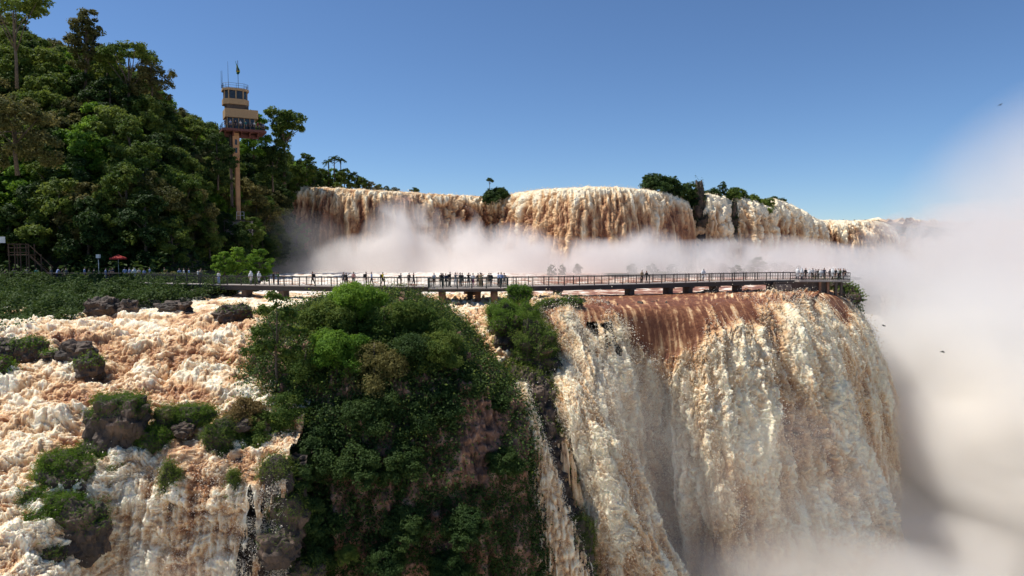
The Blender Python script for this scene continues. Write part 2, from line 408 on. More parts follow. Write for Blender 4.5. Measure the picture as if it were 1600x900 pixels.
b0 = billow(wn(q, 5.5, 3.6, 3.2, 21), 3, .5); b1 = billow(wn(q, 2.6, 1.3, 1.1), 5, .57); b2 = billow(wn(q, .6, .45, .6, 4), 4, .65); sw = fbm(wn(p, 8, 5, 5, 2), 3)
steep = 1 - np.clip(L.N.reshape(-1, 3)[:, 2], 0, 1)
amp = .35 + .55 * sstep(80, 64, py_)
fallmask = sstep(48.6, 47.6, py_) * sstep(-29, -26, px_)
stv = fbm(np.stack([p[:, 0] / .5, p[:, 1] / 2, p[:, 2] / 4.0], 1), 4)
calm = sstep(.05, .35, fbm(wn(p, 7, 4, 5, 55), 2)) * (1 - fallmask)
L.disp(((b0 - .4) * 1.2 + (b1 - .35) * .60 * (1 - .6 * calm) + (b2 - .35) * .24 * (1 - .6 * calm) + sw * 1.2) * amp * (1 - .35 * fallmask) + fallmask * stv * .7 + (1 - fallmask) * .28 * fbm(wn(q, .55, 3.2, 1.4, 77), 3) * amp)
foam = .36 + .35 * (b0 - .4) + .50 * (b1 - .38) + .45 * (b2 - .4) + .95 * fbm(wn(q, 5.5, 3.4, 5, 40), 4) + .12 * sstep(62, 50, py_) + .65 * fallmask * stv + .14 * calm + .32 * fbm(wn(q, .45, 3.2, 1.4, 77), 4) * (1 - fallmask)
foam = np.clip(foam, 0.03, 1)
# thin curtain where the shelf breaks: the water tears into strands and bare rock shows
g = fbm(np.stack([p[:, 0] / .55, p[:, 1] / 2, p[:, 2] / 5.0], 1), 3); g2 = fbm(wn(p, .2, .3, 1.2, 9), 3)
tear = sstep(-15.8, -17.5, p[:, 2]) * fallmask * sstep(49, 47.6, py_)
thin = sstep(-19.9, -18.2, px_) + .0 * np.exp(-((px_ + 22.6) / .7) ** 2) * sstep(-15.6, -16.6, p[:, 2])
keep = (g + .2 * g2) > (-.9 + tear * (.20 + .85 * thin))
keep |= tear < .05
L.renorm()
rap = L.build('rapids', M['rapid'], foam, keep); structure(rap, 'churning tan and white rapids tumbling down the left side')
flecks('spray', L, 55000, .038, .16, M['rapid'], rap, .92, mask=(.15 + steep * 1.5 + fallmask * 1.5) * (b1 > .45), grav=.3, seed=5)

# rock ledge behind the broken curtain
Kc = [[(100, 715, 51.5), (200, 712, 50.5), (300, 710, 50), (400, 710, 50), (480, 710, 50)],
      [(110, 728, 49.6), (200, 728, 49.5), (300, 726, 49.4), (400, 726, 49.4), (480, 726, 49.4)],
      [(105, 800, 48.6), (200, 800, 48.9), (300, 800, 48.8), (400, 800, 48.6), (480, 800, 48.7)],
      [(90, 900, 47.6), (200, 900, 48.1), (300, 900, 48), (400, 900, 47.9), (480, 900, 48)],
      [(90, 1050, 46.8), (200, 1050, 47.6), (300, 1050, 47.5), (400, 1050, 47.4), (480, 1050, 47.4)]]
K = Sheet(Kc, 160, 200); K.disp((billow(wn(K.p, 1.2, 1.2, .6), 4) - .4) * .7)
structure(K.build('rock_ledge', M['rock']), 'dark wet rock ledge behind the thin curtain of water')

# ---- stream between the big island and the small green outcrop
Nc = [[(690, 462, 90), (740, 462, 90), (800, 462, 90), (860, 462, 90)],
      [(690, 473, 83), (735, 473, 83), (790, 473, 83), (850, 473, 82)],
      [(700, 490, 76), (740, 490, 76), (775, 490, 76), (820, 490, 76)],
      [(725, 530, 70), (760, 530, 70), (790, 530, 70), (830, 535, 70)],
      [(750, 570, 67.5), (785, 572, 67.5), (820, 575, 67.5), (850, 580, 67.5)],
      [(770, 640, 65), (800, 640, 65), (835, 640, 65), (870, 640, 65)]]
S = Sheet(Nc, 260, 160); p = S.p; b = billow(wn(p, 1.1, 1.1, 1.1), 5); S.disp((b - .35) * .7 + fbm(wn(p, 4)) * .3)
S.renorm(); structure(S.build('side_stream', M['rapid'], np.clip(.42 + .8 * (b - .4) + .5 * fbm(wn(p, .9, 1.2, 2)), 0, 1)), 'narrow foaming channel between the wooded island and the small outcrop')

# ---- big lower fall, front curtain
D1c = [
    [(850, 461.5, 88), (905, 461.5, 88.5), (960, 460.5, 90), (1020, 459.5, 92), (1090, 456.5, 96), (1170, 453.5, 101), (1240, 451, 105), (1290, 450, 107)],
    [(850, 475, 77.5), (905, 475.5, 77.5), (960, 475, 79), (1020, 473, 81), (1090, 470, 84.5), (1170, 466, 88.5), (1232, 463, 92), (1275, 461.5, 95)],
    [(856, 486, 73), (912, 488, 73.5), (968, 490, 75), (1026, 488, 77), (1098, 484, 80), (1178, 478, 84), (1232, 476, 88), (1262, 480, 93)],
    [(868, 540, 70.5), (925, 545, 71), (980, 545, 74.5), (1035, 540, 75.8), (1108, 528, 76.5), (1195, 522, 80.5), (1258, 524, 85), (1285, 535, 91)],
    [(900, 640, 68), (945, 640, 69), (990, 640, 73), (1040, 640, 74.8), (1112, 630, 73.2), (1210, 630, 77), (1298, 635, 82), (1326, 655, 89)],
    [(940, 760, 66.5), (975, 760, 68), (1010, 760, 71), (1052, 760, 73), (1122, 760, 71), (1222, 760, 74.5), (1342, 765, 79.5), (1368, 780, 87)],
    [(985, 900, 65), (1010, 900, 66.5), (1035, 900, 69.5), (1070, 900, 71), (1135, 900, 69.3), (1240, 900, 72.5), (1370, 870, 77.5), (1398, 870, 86)],
    [(1020, 1060, 64), (1045, 1060, 65), (1060, 1060, 68), (1085, 1060, 69.5), (1150, 1060, 68), (1255, 1060, 71), (1390, 1000, 76), (1412, 985, 85)]]
D1 = Sheet(D1c, 900, 1000)
def fall_shape(S, amp=1.0, lip=-6.6, seed=0, streak=1.0, sc_=1.0, fm=0.27, lump=1.0, kf=None):
    p = S.p.copy(); z = p[:, 2]; dep = np.clip(lip - z, 0, None); A, Bq = flow_coords(S); zero = 0 * A + seed
    Q3 = lambda sa, sb, o=0.0: np.stack([A / sa + o, Bq / sb, zero + o], 1)
    wa = fbm(Q3(3 * sc_, 4 * sc_, 3), 4, .6) * 1.3 * sc_; wb = fbm(Q3(2.4 * sc_, 3 * sc_, 8), 4, .6) * 1.6 * sc_
    A2 = A + wa; B2 = Bq + wb
    W3 = lambda sa, sb, o=0.0: np.stack([A2 / sa + o, B2 / sb, zero + o + z * .02], 1)
    fold = fbm(np.stack([(A + wa * .5) / (5.5 * sc_), Bq / (38 * sc_), zero], 1), 3)
    plume = billow(W3(2.8 * sc_, 15 * sc_, 2), 3, .5)
    b1 = .6 * billow(W3(1.35 * sc_, 2.1 * sc_, 5), 5, .64) + .4 * (.4 + fbm(W3(.8 * sc_, 1.7 * sc_, 15), 4, .68))
    b2 = billow(W3(.55 * sc_, .72 * sc_, 7), 4, .8)
    st = fbm(np.stack([(A + wa * .25) / (.55 * sc_), Bq / (6.5 * sc_), zero + 3], 1), 4)
    k = sstep(.3, 3.6 * sc_, dep + 5.0 * fbm(Q3(4.2, 7, 1), 3) - .4 + (0 if kf is None else kf))
    S.disp(amp * (fold * 2.8 * sstep(0, 10, dep) + k * lump * ((plume - .4) * 1.5 + (b1 - .36) * 1.0 + (b2 - .36) * .46) + streak * st * (.04 + .22 * k) + .05 * (1 - k) * (b2 - .36)))
    S.renorm()
    big = fbm(Q3(4.5 * sc_, 12 * sc_, 20), 3)
    foam = fm + k * (.40 * (plume - .42) + .50 * (b1 - .38) + .40 * (b2 - .4) + .26) + (1 - k) * (1.0 * st + .35 * fbm(Q3(1.6, 1.1, 33), 4, .65) - .06) + .35 * fold + .68 * big + .15 * st
    return foam, dep, b1, k, st
foam, dep, b1, k, st = fall_shape(D1, 1.0, -6.5, 0, kf=np.interp(D1.u.reshape(-1), [0, .25, .38, .46, .58, .75, 1], [1.2, .6, -4.0, -5.0, .2, .9, 2.2]))
p = D1.p; u = D1.u.reshape(-1); v = D1.v.reshape(-1)
# first metres slide over as smooth red-brown sheets; the left part breaks on rocks into thin strands
foam -= .22 * sstep(-9, -6.6, p[:, 2]) * sstep(-7.4, -6.9, -p[:, 2] * 0 + p[:, 2])
g = fbm(np.stack([p[:, 0] / .5, p[:, 1] / 1.8, p[:, 2] / 5.5], 1) + 5, 3)
thin = sstep(.02, .07, u) * sstep(.34, .22, u) * sstep(-7.4, -8.4, p[:, 2]) * sstep(-13.5, -10.5, p[:, 2])
keep = g > (-1.2 + 1.20 * thin)
foam = np.clip(foam + .12 * thin, .02, 1)
f1 = D1.build('waterfall', M['fall'], foam, keep); structure(f1, 'huge tan and cream curtain of muddy water in front')
flecks('spray', D1, 170000, .055, .38, M['fall'], f1, .93, mask=k * (b1 > .5) + .04 * k, grav=.8, seed=6)
# dark rock behind the strands
Bc = [[(840, 474, 79), (900, 476, 79.5), (960, 476, 81), (1040, 476, 83)], [(846, 484, 76.5), (905, 486, 77), (965, 488, 78.5), (1040, 490, 80.5)],
      [(862, 550, 73), (915, 550, 73.5), (975, 550, 76.5), (1045, 550, 78.5)], [(880, 640, 71.5), (930, 640, 72), (985, 640, 75), (1050, 640, 77)],
      [(900, 900, 69), (960, 900, 70), (1000, 900, 72), (1060, 900, 75)], [(910, 1100, 68), (970, 1100, 69), (1010, 1100, 71), (1060, 1100, 74)]]
B = Sheet(Bc, 160, 120); B.disp((billow(wn(B.p, 1.6, 1.6, .8), 4) - .4) * 1.1)
structure(B.build('cliff', M['rock']), 'black rock face behind the thin strands of the lower fall')

# ---- big lower fall, rear curtain that wraps round the corner
D2c = [
    [(1215, 453, 104), (1255, 451, 106), (1290, 450, 107.5), (1308, 451, 109), (1314, 453, 113)],
    [(1222, 463, 92.5), (1260, 461, 95.5), (1292, 459, 99), (1308, 460, 102), (1315, 463, 108)],
    [(1236, 484, 89.5), (1276, 477, 93.5), (1306, 472, 97), (1324, 475, 100), (1332, 482, 107)],
    [(1265, 545, 87.5), (1310, 534, 91.5), (1340, 527, 95), (1359, 532, 98.5), (1367, 545, 106)],
    [(1303, 650, 86), (1342, 642, 90), (1370, 633, 93.5), (1389, 636, 97.5), (1396, 650, 105)],
    [(1330, 770, 85), (1362, 765, 89), (1386, 752, 92.5), (1403, 748, 96.5), (1409, 758, 104)],
    [(1348, 900, 84.3), (1376, 890, 88.3), (1396, 870, 92), (1410, 860, 96), (1416, 860, 103)],
    [(1362, 1010, 84), (1386, 1000, 88), (1404, 980, 91.5), (1417, 970, 95.5), (1422, 960, 102)]]
D2 = Sheet(D2c, 700, 420)
foam, dep, b1, k, st = fall_shape(D2, .62, -6.7, 40, streak=2.0, fm=.22)
f2 = D2.build('waterfall', M['fall'], np.clip(foam + .35 * st, .02, 1)); structure(f2, 'dark streaked curtain at the far right corner of the lower fall')
flecks('spray', D2, 40000, .07, .35, M['fall'], f2, .9, mask=k * (b1 > .5), grav=.8, seed=7)

# ---- nearer cascade running down beside the mossy cliff
Ec = [
    [(838, 478, 76), (858, 478, 76), (885, 480, 76.5), (905, 482, 77.5)],
    [(836, 500, 71.5), (862, 500, 71), (890, 505, 72), (915, 510, 75)],
    [(848, 555, 69), (885, 548, 68.2), (925, 552, 69), (955, 575, 73)],
    [(845, 598, 66.5), (895, 592, 65), (945, 600, 66), (985, 640, 72)],
    [(862, 640, 63.2), (912, 640, 62), (958, 665, 64), (1000, 720, 70.5)],
    [(885, 720, 61.5), (938, 715, 60.5), (985, 740, 62.5), (1022, 790, 69)],
    [(902, 820, 60.3), (968, 815, 59.3), (1018, 835, 61.3), (1048, 870, 68)],
    [(925, 930, 59.3), (1000, 930, 58.3), (1052, 930, 60.5), (1080, 950, 67)],
    [(940, 1080, 58.5), (1025, 1080, 57.5), (1075, 1080, 59.5), (1100, 1080, 66)]]
E = Sheet(Ec, 800, 420)
foam, dep, b1, k, st = fall_shape(E, .62, -6.3, 80, fm=.29, sc_=.75)
f3 = E.build('waterfall', M['fall'], np.clip(foam, .02, 1)); structure(f3, 'orange and cream cascade rushing down beside the mossy cliff')
flecks('spray', E, 90000, .042, .32, M['fall'], f3, .93, mask=k * (b1 > .5) + .03, grav=.6, seed=8)

# ---- thin grey side fall over the mossy cliff
Fc = [[(806, 600, 63), (812, 598, 63), (822, 598, 63)], [(810, 632, 60.6), (822, 630, 60.2), (834, 634, 60.6)], [(824, 700, 58.6), (842, 700, 58.2), (862, 704, 58.8)],
      [(832, 780, 57.4), (862, 780, 56.9), (888, 786, 57.6)], [(838, 860, 56.5), (880, 860, 56), (918, 864, 56.9)], [(842, 960, 55.8), (892, 960, 55.2), (940, 960, 56.2)], [(845, 1050, 55.2), (900, 1050, 54.6), (950, 1050, 55.6)]]
Fs = Sheet(Fc, 620, 180); p = Fs.p; st = fbm(np.stack([p[:, 0] / .28, p[:, 1] / .6, p[:, 2] / 3], 1), 5); b = billow(np.stack([p[:, 0] / .5, p[:, 1] / .5, p[:, 2] / 1.1], 1), 4)
u = Fs.u.reshape(-1); edge = np.abs(u - .5) * 2
Fs.disp(st * .3 + (b - .35) * .3); Fs.renorm()
f4 = Fs.build('waterfall', M['fall'], np.clip(.62 + st * .6 + (b - .4) * .5, 0, 1), keep=(st + .5 * fbm(wn(p, .2, .3, .5), 3)) > (-.55 + .75 * edge ** 2))
structure(f4, 'thin white side fall running down between mossy rocks')
flecks('spray', Fs, 16000, .035, .16, M['fall'], f4, .97, grav=.3, seed=9)
Fc2 = [[(868, 640, 64), (876, 640, 64), (884, 640, 64.4)], [(872, 700, 60.6), (882, 700, 60.5), (893, 702, 61)], [(888, 780, 59.8), (900, 780, 59.7), (912, 784, 60)], [(903, 860, 59.4), (915, 860, 59.3), (925, 860, 59.6)]]
Fs = Sheet(Fc2, 300, 60); p = Fs.p; st = fbm(np.stack([p[:, 0] / .28, p[:, 1] / .6, p[:, 2] / 3], 1), 5); Fs.disp(st * .3); Fs.renorm()
structure(Fs.build('waterfall', M['fall'], np.clip(.6 + st * .6, 0, 1), keep=st > -.25), 'thread of water sliding between the moss and the cascade')

# ---- upper falls: lip line, then an outward profile
def upper_fall(lips, nr, nc, prof, seed, label, fm=.3, amp=1.0, sc_=1.6, streak=1.4, keepf=None, lum=None):
    A = np.array([P(*l) for l in lips]); A = crw(60, len(A)) @ A
    T = np.gradient(A, axis=0); T[:, 2] = 0; T /= np.linalg.norm(T, axis=1)[:, None]; O = np.stack([T[:, 1], -T[:, 0], 0 * T[:, 0]], 1)
    ker = np.ones(9) / 9
    O = np.stack([np.convolve(np.pad(O[:, i], 4, mode='edge'), ker, 'valid') for i in range(3)], 1); O /= np.linalg.norm(O, axis=1)[:, None]
    rows = []
    for o_, dz in prof:
        if o_ < -3: rows.append([tuple(a + np.array([0, -o_, dz])) for a in A[::4]])
        else: rows.append([tuple(a + o * o_ + np.array([0, 0, dz])) for a, o in zip(A[::4], O[::4])])
    S = Sheet(rows, nr, nc, pix=False)
    lipz = np.repeat((crw(nc, len(A[::4])) @ A[::4][:, 2])[None], nr, 0).reshape(-1)
    p = S.p; dep = np.clip(lipz - p[:, 2], 0, None); z = p[:, 2]
    w = np.stack([fbm(wn(p, 3 * sc_, off=3 + seed), 3), fbm(wn(p, 3 * sc_, off=8 + seed), 3), fbm(wn(p, 3 * sc_, off=13 + seed), 3)], 1) * 1.6 * sc_; q = p + w
    b1 = billow(np.stack([q[:, 0] / (1.7 * sc_), q[:, 1] / (2.2 * sc_), q[:, 2] / (4.6 * sc_)], 1) + seed, 5, .6)
    st = fbm(np.stack([p[:, 0] / (.8 * sc_), p[:, 1] / (1.5 * sc_), z / (9 * sc_)], 1) + seed + 3, 4)
    fold = fbm(np.stack([p[:, 0] / (4 * sc_), p[:, 1] / (7 * sc_), z / (40 * sc_)], 1) + seed, 3)
    lumm = 1.0 if lum is None else lum(p)
    k = sstep(.2, 3.5, dep)
    liprough = fbm(wn(p, 3.0, 3.0, 8, 4), 4)
    S.disp(amp * (fold * 2.6 * k + k * (b1 - .36) * 1.7 * lumm + st * .8 * streak * sstep(.05, 1, dep) + liprough * .22 + (1 - k) * (b1 - .36) * .5)); S.renorm()
    foam = fm + .06 + .20 * sstep(-6, 8, p[:, 0]) + .16 * np.exp(-((dep - 2) / 3) ** 2) - .20 * sstep(3, 11, dep) + .5 * (b1 - .38) * (.5 + .7 * lumm) + .6 * st * streak + .30 * np.exp(-((dep - .8) / 1.2) ** 2) + .35 * fbm(np.stack([p[:, 0] / 8, p[:, 1] / 12, z / 22], 1) + seed, 3)
    foam = np.clip(foam, .02, 1)
    o = S.build('waterfall', M['farfall'], foam, None if keepf is None else keepf(S, st)); structure(o, label)
    flecks('spray', S, int(nc * 6), .09, .2, M['farfall'], o, .95, mask=np.exp(-((dep - .8) / 1.5) ** 2) + .05, seed=seed)
    return o
PROF = [(-30, 0), (-8, .05), (-1.8, .0), (.6, -.9), (2.4, -4.2), (3.6, -9), (4.4, -15), (5, -24)]
upper_fall([(436, 292, 186), (500, 293, 184), (560, 296, 184), (620, 299, 188), (680, 303, 196), (740, 306, 205), (785, 307, 207), (812, 299, 200), (850, 296, 191), (900, 293, 185), (950, 292, 184), (1000, 295, 187), (1040, 300, 193), (1066, 308, 202), (1080, 318, 216)],
           460, 1300, PROF, 11, 'long brown and white curtain of the upper falls behind the footbridge', lum=lambda p: .45 + .85 * np.exp(-((p[:, 0] + 9) / 14) ** 2), fm=.24)
upper_fall([(1094, 304, 206), (1108, 303, 204), (1124, 305, 208), (1138, 309, 216), (1146, 315, 228)], 300, 220, PROF, 12, 'narrow cream fall between two dark rock ribs on the upper rim', fm=.5)
upper_fall([(1142, 308, 216), (1158, 308, 213), (1174, 311, 217), (1190, 316, 226), (1199, 323, 240)], 300, 220, PROF, 13, 'second narrow cream fall on the upper rim', fm=.5)
upper_fall([(1197, 312, 234), (1214, 311, 232), (1232, 317, 242), (1250, 326, 256), (1268, 337, 275), (1282, 344, 300)], 300, 320, PROF, 14, 'white fall sloping down the right shoulder of the upper rim', fm=.42)
upper_fall([(1262, 343, 318), (1290, 344, 322), (1330, 345, 322), (1362, 345, 326), (1380, 347, 338), (1388, 352, 360)], 300, 420, [(-30, 0), (-8, .05), (-2, 0), (1, -1.2), (4, -6), (6, -13), (7.5, -20), (9, -30)], 15, 'far brown fall at the right end of the upper rim', fm=.22, sc_=1.9)
# dark cliff behind the upper falls
cl = [(300, 318, 196), (436, 300, 192), (560, 302, 192), (700, 310, 208), (800, 310, 213), (900, 300, 192), (1000, 302, 195), (1060, 309, 208), (1090, 306, 213), (1120, 308, 216), (1150, 310, 222), (1200, 316, 242), (1260, 338, 284), (1300, 350, 335), (1385, 352, 350)]
A = np.array([P(*c) for c in cl]); rows = [[tuple(a + np.array([0, 34, .2])) for a in A], [tuple(a + np.array([0, 8, .1])) for a in A], [tuple(a) for a in A], [tuple(a + np.array([0, -1.4, -4])) for a in A], [tuple(a + np.array([0, -2.0, -12])) for a in A], [tuple(a + np.array([0, -2.5, -30])) for a in A]]
C = Sheet(rows, 160, 500, pix=False); C.disp((billow(wn(C.p, 2.6, 2.6, 5), 4) - .5) * 1.6)
structure(C.build('upper_cliff', M['rock']), 'dark basalt cliff under the upper falls')
# far rim on the right, mostly lost in spray
A = np.array([((x), y, 13.6 + (y - 400) * .01 - 1.2) for x, y in ((195, 372), (235, 425), (300, 440), (420, 430), (560, 400), (760, 340))]); rows = [[tuple(a + np.array([0, 900, 0])) for a in A], [tuple(a + np.array([0, 40, 0])) for a in A], [tuple(a) for a in A], [tuple(a + np.array([-2, -8, -16])) for a in A], [tuple(a + np.array([-4, -18, -34])) for a in A], [tuple(a + np.array([-6, -30, -64])) for a in A]]
C = Sheet(rows, 120, 260, pix=False); b = billow(wn(C.p, 9, 9, 14), 4); C.disp((b - .4) * 5)
structure(C.build('far_waterfall', M['farfall'], np.clip(.45 + (b - .4), 0, 1)), 'distant falls on the far rim fading into spray')

# ================================================================== HILL, ISLANDS
def hill_z(X, Y):
    d = np.minimum(-53.5 - X, (Y - 110) * .9 + np.clip(-60 - X, 0, 60) * .12)
    d = np.clip(d, 0, None)
    z = -5.0 + 1.1 * d - .0035 * d * d
    pxh = CX + FPX * X / Y; sk = np.interp(pxh, [-90, 0, 60, 120, 180, 240, 300, 345, 400, 430, 480, 560, 620], [-60, 10, 55, 80, 88, 118, 150, 180, 205, 225, 262, 285, 297])
    z = np.minimum(z, np.maximum((HOR - sk) * np.minimum(Y, 165) / FPX - 9, -5))
    z = np.maximum(z, -5.0 + sstep(158, 190, Y) * sstep(-52, -60, X) * 20.5)
    return z
xs = np.linspace(-330, -50, 220); ys = np.linspace(96, 420, 220); X, Y = np.meshgrid(xs, ys)
Z = hill_z(X.ravel(), Y.ravel()).reshape(X.shape); edge = sstep(-53.0, -50.5, X); Z = Z - edge * 3 - sstep(99.5, 96.5, Y) * 2.5
p = np.stack([X, Y, Z], -1).reshape(-1, 3); p[:, 2] += fbm(wn(p, 6), 3) * .5 * sstep(-4.5, -3, p[:, 2])
structure(mesh_np('hill', p, grid_faces(220, 220), M['soil']), 'steep hillside under the dense forest')
HS = Sheet([[(x, y, 0) for x in (-200, -150, -100, -54)] for y in (104, 130, 160, 190)], 150, 220, pix=False); HS.G[..., 2] = hill_z(HS.G[..., 0], HS.G[..., 1]); HS.N[:] = (0, 0, 1)
UNDER = HS
# upland behind the rim
A = np.array([P(*c) for c in [(300, 303, 198), (470, 303, 206), (560, 306, 208), (640, 310, 214)]])
rows = [[tuple(a + np.array([0, d, z])) for a in A] for d, z in ((160, 1.5), (60, 1.2), (12, .3), (0, -.4), (-1, -3))]
C = Sheet(rows, 60, 90, pix=False); C.disp(fbm(wn(C.p, 5), 3) * .5); structure(C.build('upland', M['soil']), 'forested upland behind the rim of the falls')

# bank below the terrace, sinking into the rapids
bc = [[(px, 446, 101) for px in (-120, 30, 130, 230, 330, 400)],
      [(-120, 452, 97), (30, 452, 97), (130, 452, 97), (230, 453, 97), (330, 455.5, 96), (400, 458, 95)],
      [(-120, 470, 84), (15, 468, 86), (130, 460, 91), (230, 458, 93), (310, 458.5, 94), (380, 460, 93.5)],
      [(-120, 512, 70), (8, 498, 74), (128, 479, 80), (228, 470, 86), (308, 463.5, 90), (375, 462.5, 92)],
      [(-120, 552, 60.5), (0, 531, 64.5), (124, 500, 71.5), (224, 482, 79), (304, 470, 86), (370, 465, 90)],
      [(-120, 585, 58.5), (-5, 562, 62.5), (120, 528, 69.5), (220, 505, 77), (300, 484, 84.5), (365, 478, 88)]]
BK = Sheet(bc, 160, 260); BK.disp((billow(wn(BK.p, 2, 2, 2), 3) - .3) * 1.0)
bank = structure(BK.build('river_bank', M['soil']), 'steep river bank below the terrace')

def scatter_leaves(name, S, n, size, mat, parent=None, off=(.1, .5), seed=1, mask=None, droop=0.0, clump=1.2, up=.6, aspect=.55, thr=.35, label=None):
    r = np.random.default_rng(seed); w = np.ones(S.nr * S.nc) if mask is None else mask.reshape(-1).astype(float)
    cn = billow(wn(S.p, clump, clump, clump, seed), 3); w = w * sstep(thr - .2, thr + .15, cn)
    da = np.linalg.norm(np.gradient(S.G, axis=1), axis=2) * np.linalg.norm(np.gradient(S.G, axis=0), axis=2); w = w * da.reshape(-1)
    idx = r.choice(len(w), n, p=w / w.sum()); Nn = S.N.reshape(-1, 3)[idx]
    p = S.p[idx] + Nn * (off[0] + (off[1] - off[0]) * r.random((n, 1)) * (cn[idx, None] * 1.6)) + r.normal(0, .12, (n, 3))
    nr_ = Nn * .7 + np.array([0, 0, up]); t = np.clip(cn[idx] * .8 + r.random(n) * .3, 0, 1)
    o = leaves_mesh(name, p, nr_, size, mat, parent, seed, tone=t, aspect=aspect)
    return tag(o, label, kind='stuff')
scatter_leaves('undergrowth', HS, 90000, .42, M['leaf_dark_shade'], seed=2, off=(.2, 2.4), clump=4, thr=.1, label='dark forest floor growth between the trees on the hillside')
scatter_leaves('undergrowth', BK, 110000, .17, M['leaf_dark_shade'], seed=3, off=(.1, 1.3), clump=4.0, thr=.2, mask=sstep(.9, .7, BK.v), label='scrub on the river bank, its shade painted in with dark green leaves')  # dark leaf colour stands in for the forest's shade on the bank

# wooded island: the rock
Ic = [[(425, 500, 70), (520, 474, 74), (610, 468, 76), (660, 472, 76), (702, 494, 74), (738, 535, 71)],
      [(405, 540, 62), (480, 500, 66), (580, 488, 68), (668, 496, 69), (722, 528, 67), (762, 566, 68)],
      [(385, 610, 57), (470, 560, 58), (575, 555, 58.5), (690, 565, 60), (770, 600, 62), (806, 612, 66)],
      [(392, 680, 53.5), (468, 664, 53.5), (572, 655, 54), (705, 640, 56), (806, 640, 59.5), (832, 650, 65)],
      [(420, 770, 52), (480, 768, 51.8), (575, 772, 51.8), (722, 765, 54), (818, 760, 57.5), (842, 765, 64)],
      [(428, 880, 51.4), (488, 880, 51), (585, 890, 51), (735, 885, 53), (838, 885, 56), (865, 885, 63)],
      [(430, 1040, 50.8), (495, 1040, 50.4), (590, 1040, 50.4), (745, 1040, 52), (850, 1040, 55), (880, 1040, 62)]]
I = Sheet(Ic, 420, 460); p = I.p
cr_ = billow(np.stack([p[:, 0] / 1.8, p[:, 1] / 2, p[:, 2] / 5], 1), 4); I.disp((cr_ - .4) * 1.5 + fbm(wn(p, 5, 5, 1.2), 3) * .6)
I.renorm()
isl = structure(I.build('island_rock', M['redrock']), 'steep red brown rock of the wooded island')
p = I.p; pxs = CX + FPX * p[:, 0] / p[:, 1]; pys = HOR - FPX * p[:, 2] / p[:, 1]
bare = np.maximum.reduce([sstep(42, 16, np.abs(pxs - 752 + (pys - 690) * .12)) * sstep(85, 50, np.abs(pys - 690)) * 1.1, sstep(45, 20, np.abs(pxs - 562)) * sstep(38, 20, np.abs(pys - 742)) * .8,
                          sstep(40, 10, np.abs(pxs - 660)) * sstep(900, 925, pys), sstep(440, 400, pxs) * sstep(700, 740, pys)])
cover = np.clip(1 - bare, 0, 1) ** 2
scatter_leaves('undergrowth', I, 150000, .115, M['leaf_dark_shade'], seed=4, off=(.1, 1.3), clump=1.6, mask=cover, thr=.22, label='creepers and scrub clothing the island rock, shade painted into dark leaves')  # undergrowth shade is painted in through the dark leaf colour
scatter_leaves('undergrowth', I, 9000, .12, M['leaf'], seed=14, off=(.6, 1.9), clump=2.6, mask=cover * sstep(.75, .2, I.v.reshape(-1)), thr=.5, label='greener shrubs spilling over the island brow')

# mossy cliff right of the island
Gc = [[(796, 556, 71), (815, 552, 71), (840, 552, 71), (868, 566, 71), (880, 590, 73)],
      [(792, 590, 65), (815, 585, 64.5), (842, 585, 64.6), (866, 598, 66), (880, 615, 70)],
      [(800, 650, 62.2), (828, 645, 61.2), (852, 645, 61.6), (876, 660, 63), (890, 670, 67)],
      [(812, 740, 60), (845, 735, 59.2), (876, 735, 59.8), (896, 750, 61.4), (908, 755, 65)],
      [(825, 840, 58.6), (865, 835, 58), (900, 835, 58.6), (918, 850, 60.2), (926, 850, 64)],
      [(835, 940, 57.4), (880, 940, 56.8), (925, 940, 57.6), (940, 950, 59.2), (948, 950, 63)],
      [(840, 1080, 56.5), (890, 1080, 56), (940, 1080, 57), (955, 1080, 58.6), (962, 1080, 62)]]
G = Sheet(Gc, 360, 160); G.disp((billow(wn(G.p, 1.1, 1.1, 1.8), 4) - .4) * .9); G.renorm()
structure(G.build('mossy_cliff', M['rock']), 'black mossy cliff between the side fall and the big cascade')
u = G.u.reshape(-1); v = G.v.reshape(-1); pos = np.stack([u, v], 1)
mm = np.maximum.reduce([sstep(.55, .75, u) * 1.0, sstep(.25, .05, v), sstep(.14, .04, u) * .6])
scatter_leaves('moss', G, 46000, .11, M['leaf'], seed=5, off=(.05, .5), clump=.9, mask=mm, thr=.28, up=-.2, aspect=.35, label='green moss and hanging plants on the black cliff')

# small green outcrop by the platform
def rock_blob(name, loc, rad, mat, seed, sub=5, flat_top=None, rough=.45, kind=None, label=None, cat='rock', group=None):
    import bmesh
    bm = bmesh.new(); bmesh.ops.create_icosphere(bm, subdivisions=sub, radius=1)
    V = np.array([v.co[:] for v in bm.verts]); F = np.array([[v.index for v in f.verts] for f in bm.faces]); bm.free()
    V = np.sign(V) * np.abs(V) ** .8
    P0 = V * np.array(rad); mr = float(np.mean(rad))
    d = (billow(wn(P0, mr * .8, mr * .8, mr * .8, seed * 7.1), 4) - .4) * rough * 1.3 + fbm(wn(P0, mr * .9, mr * .9, mr * .35, seed * 3.3), 3) * rough
    q = V * (1 + d[:, None]) * np.array(rad)
    if flat_top is not None: q[:, 2] = np.minimum(q[:, 2], flat_top + fbm(wn(q, mr * .5), 3) * .15 * mr)
    o = mesh_np(name, q, F, mat, smooth=False); o.location = loc
    if kind: tag(o, label, kind=kind)
    elif label: tag(o, label, cat, group)
    o['_r'] = mr
    return o, q
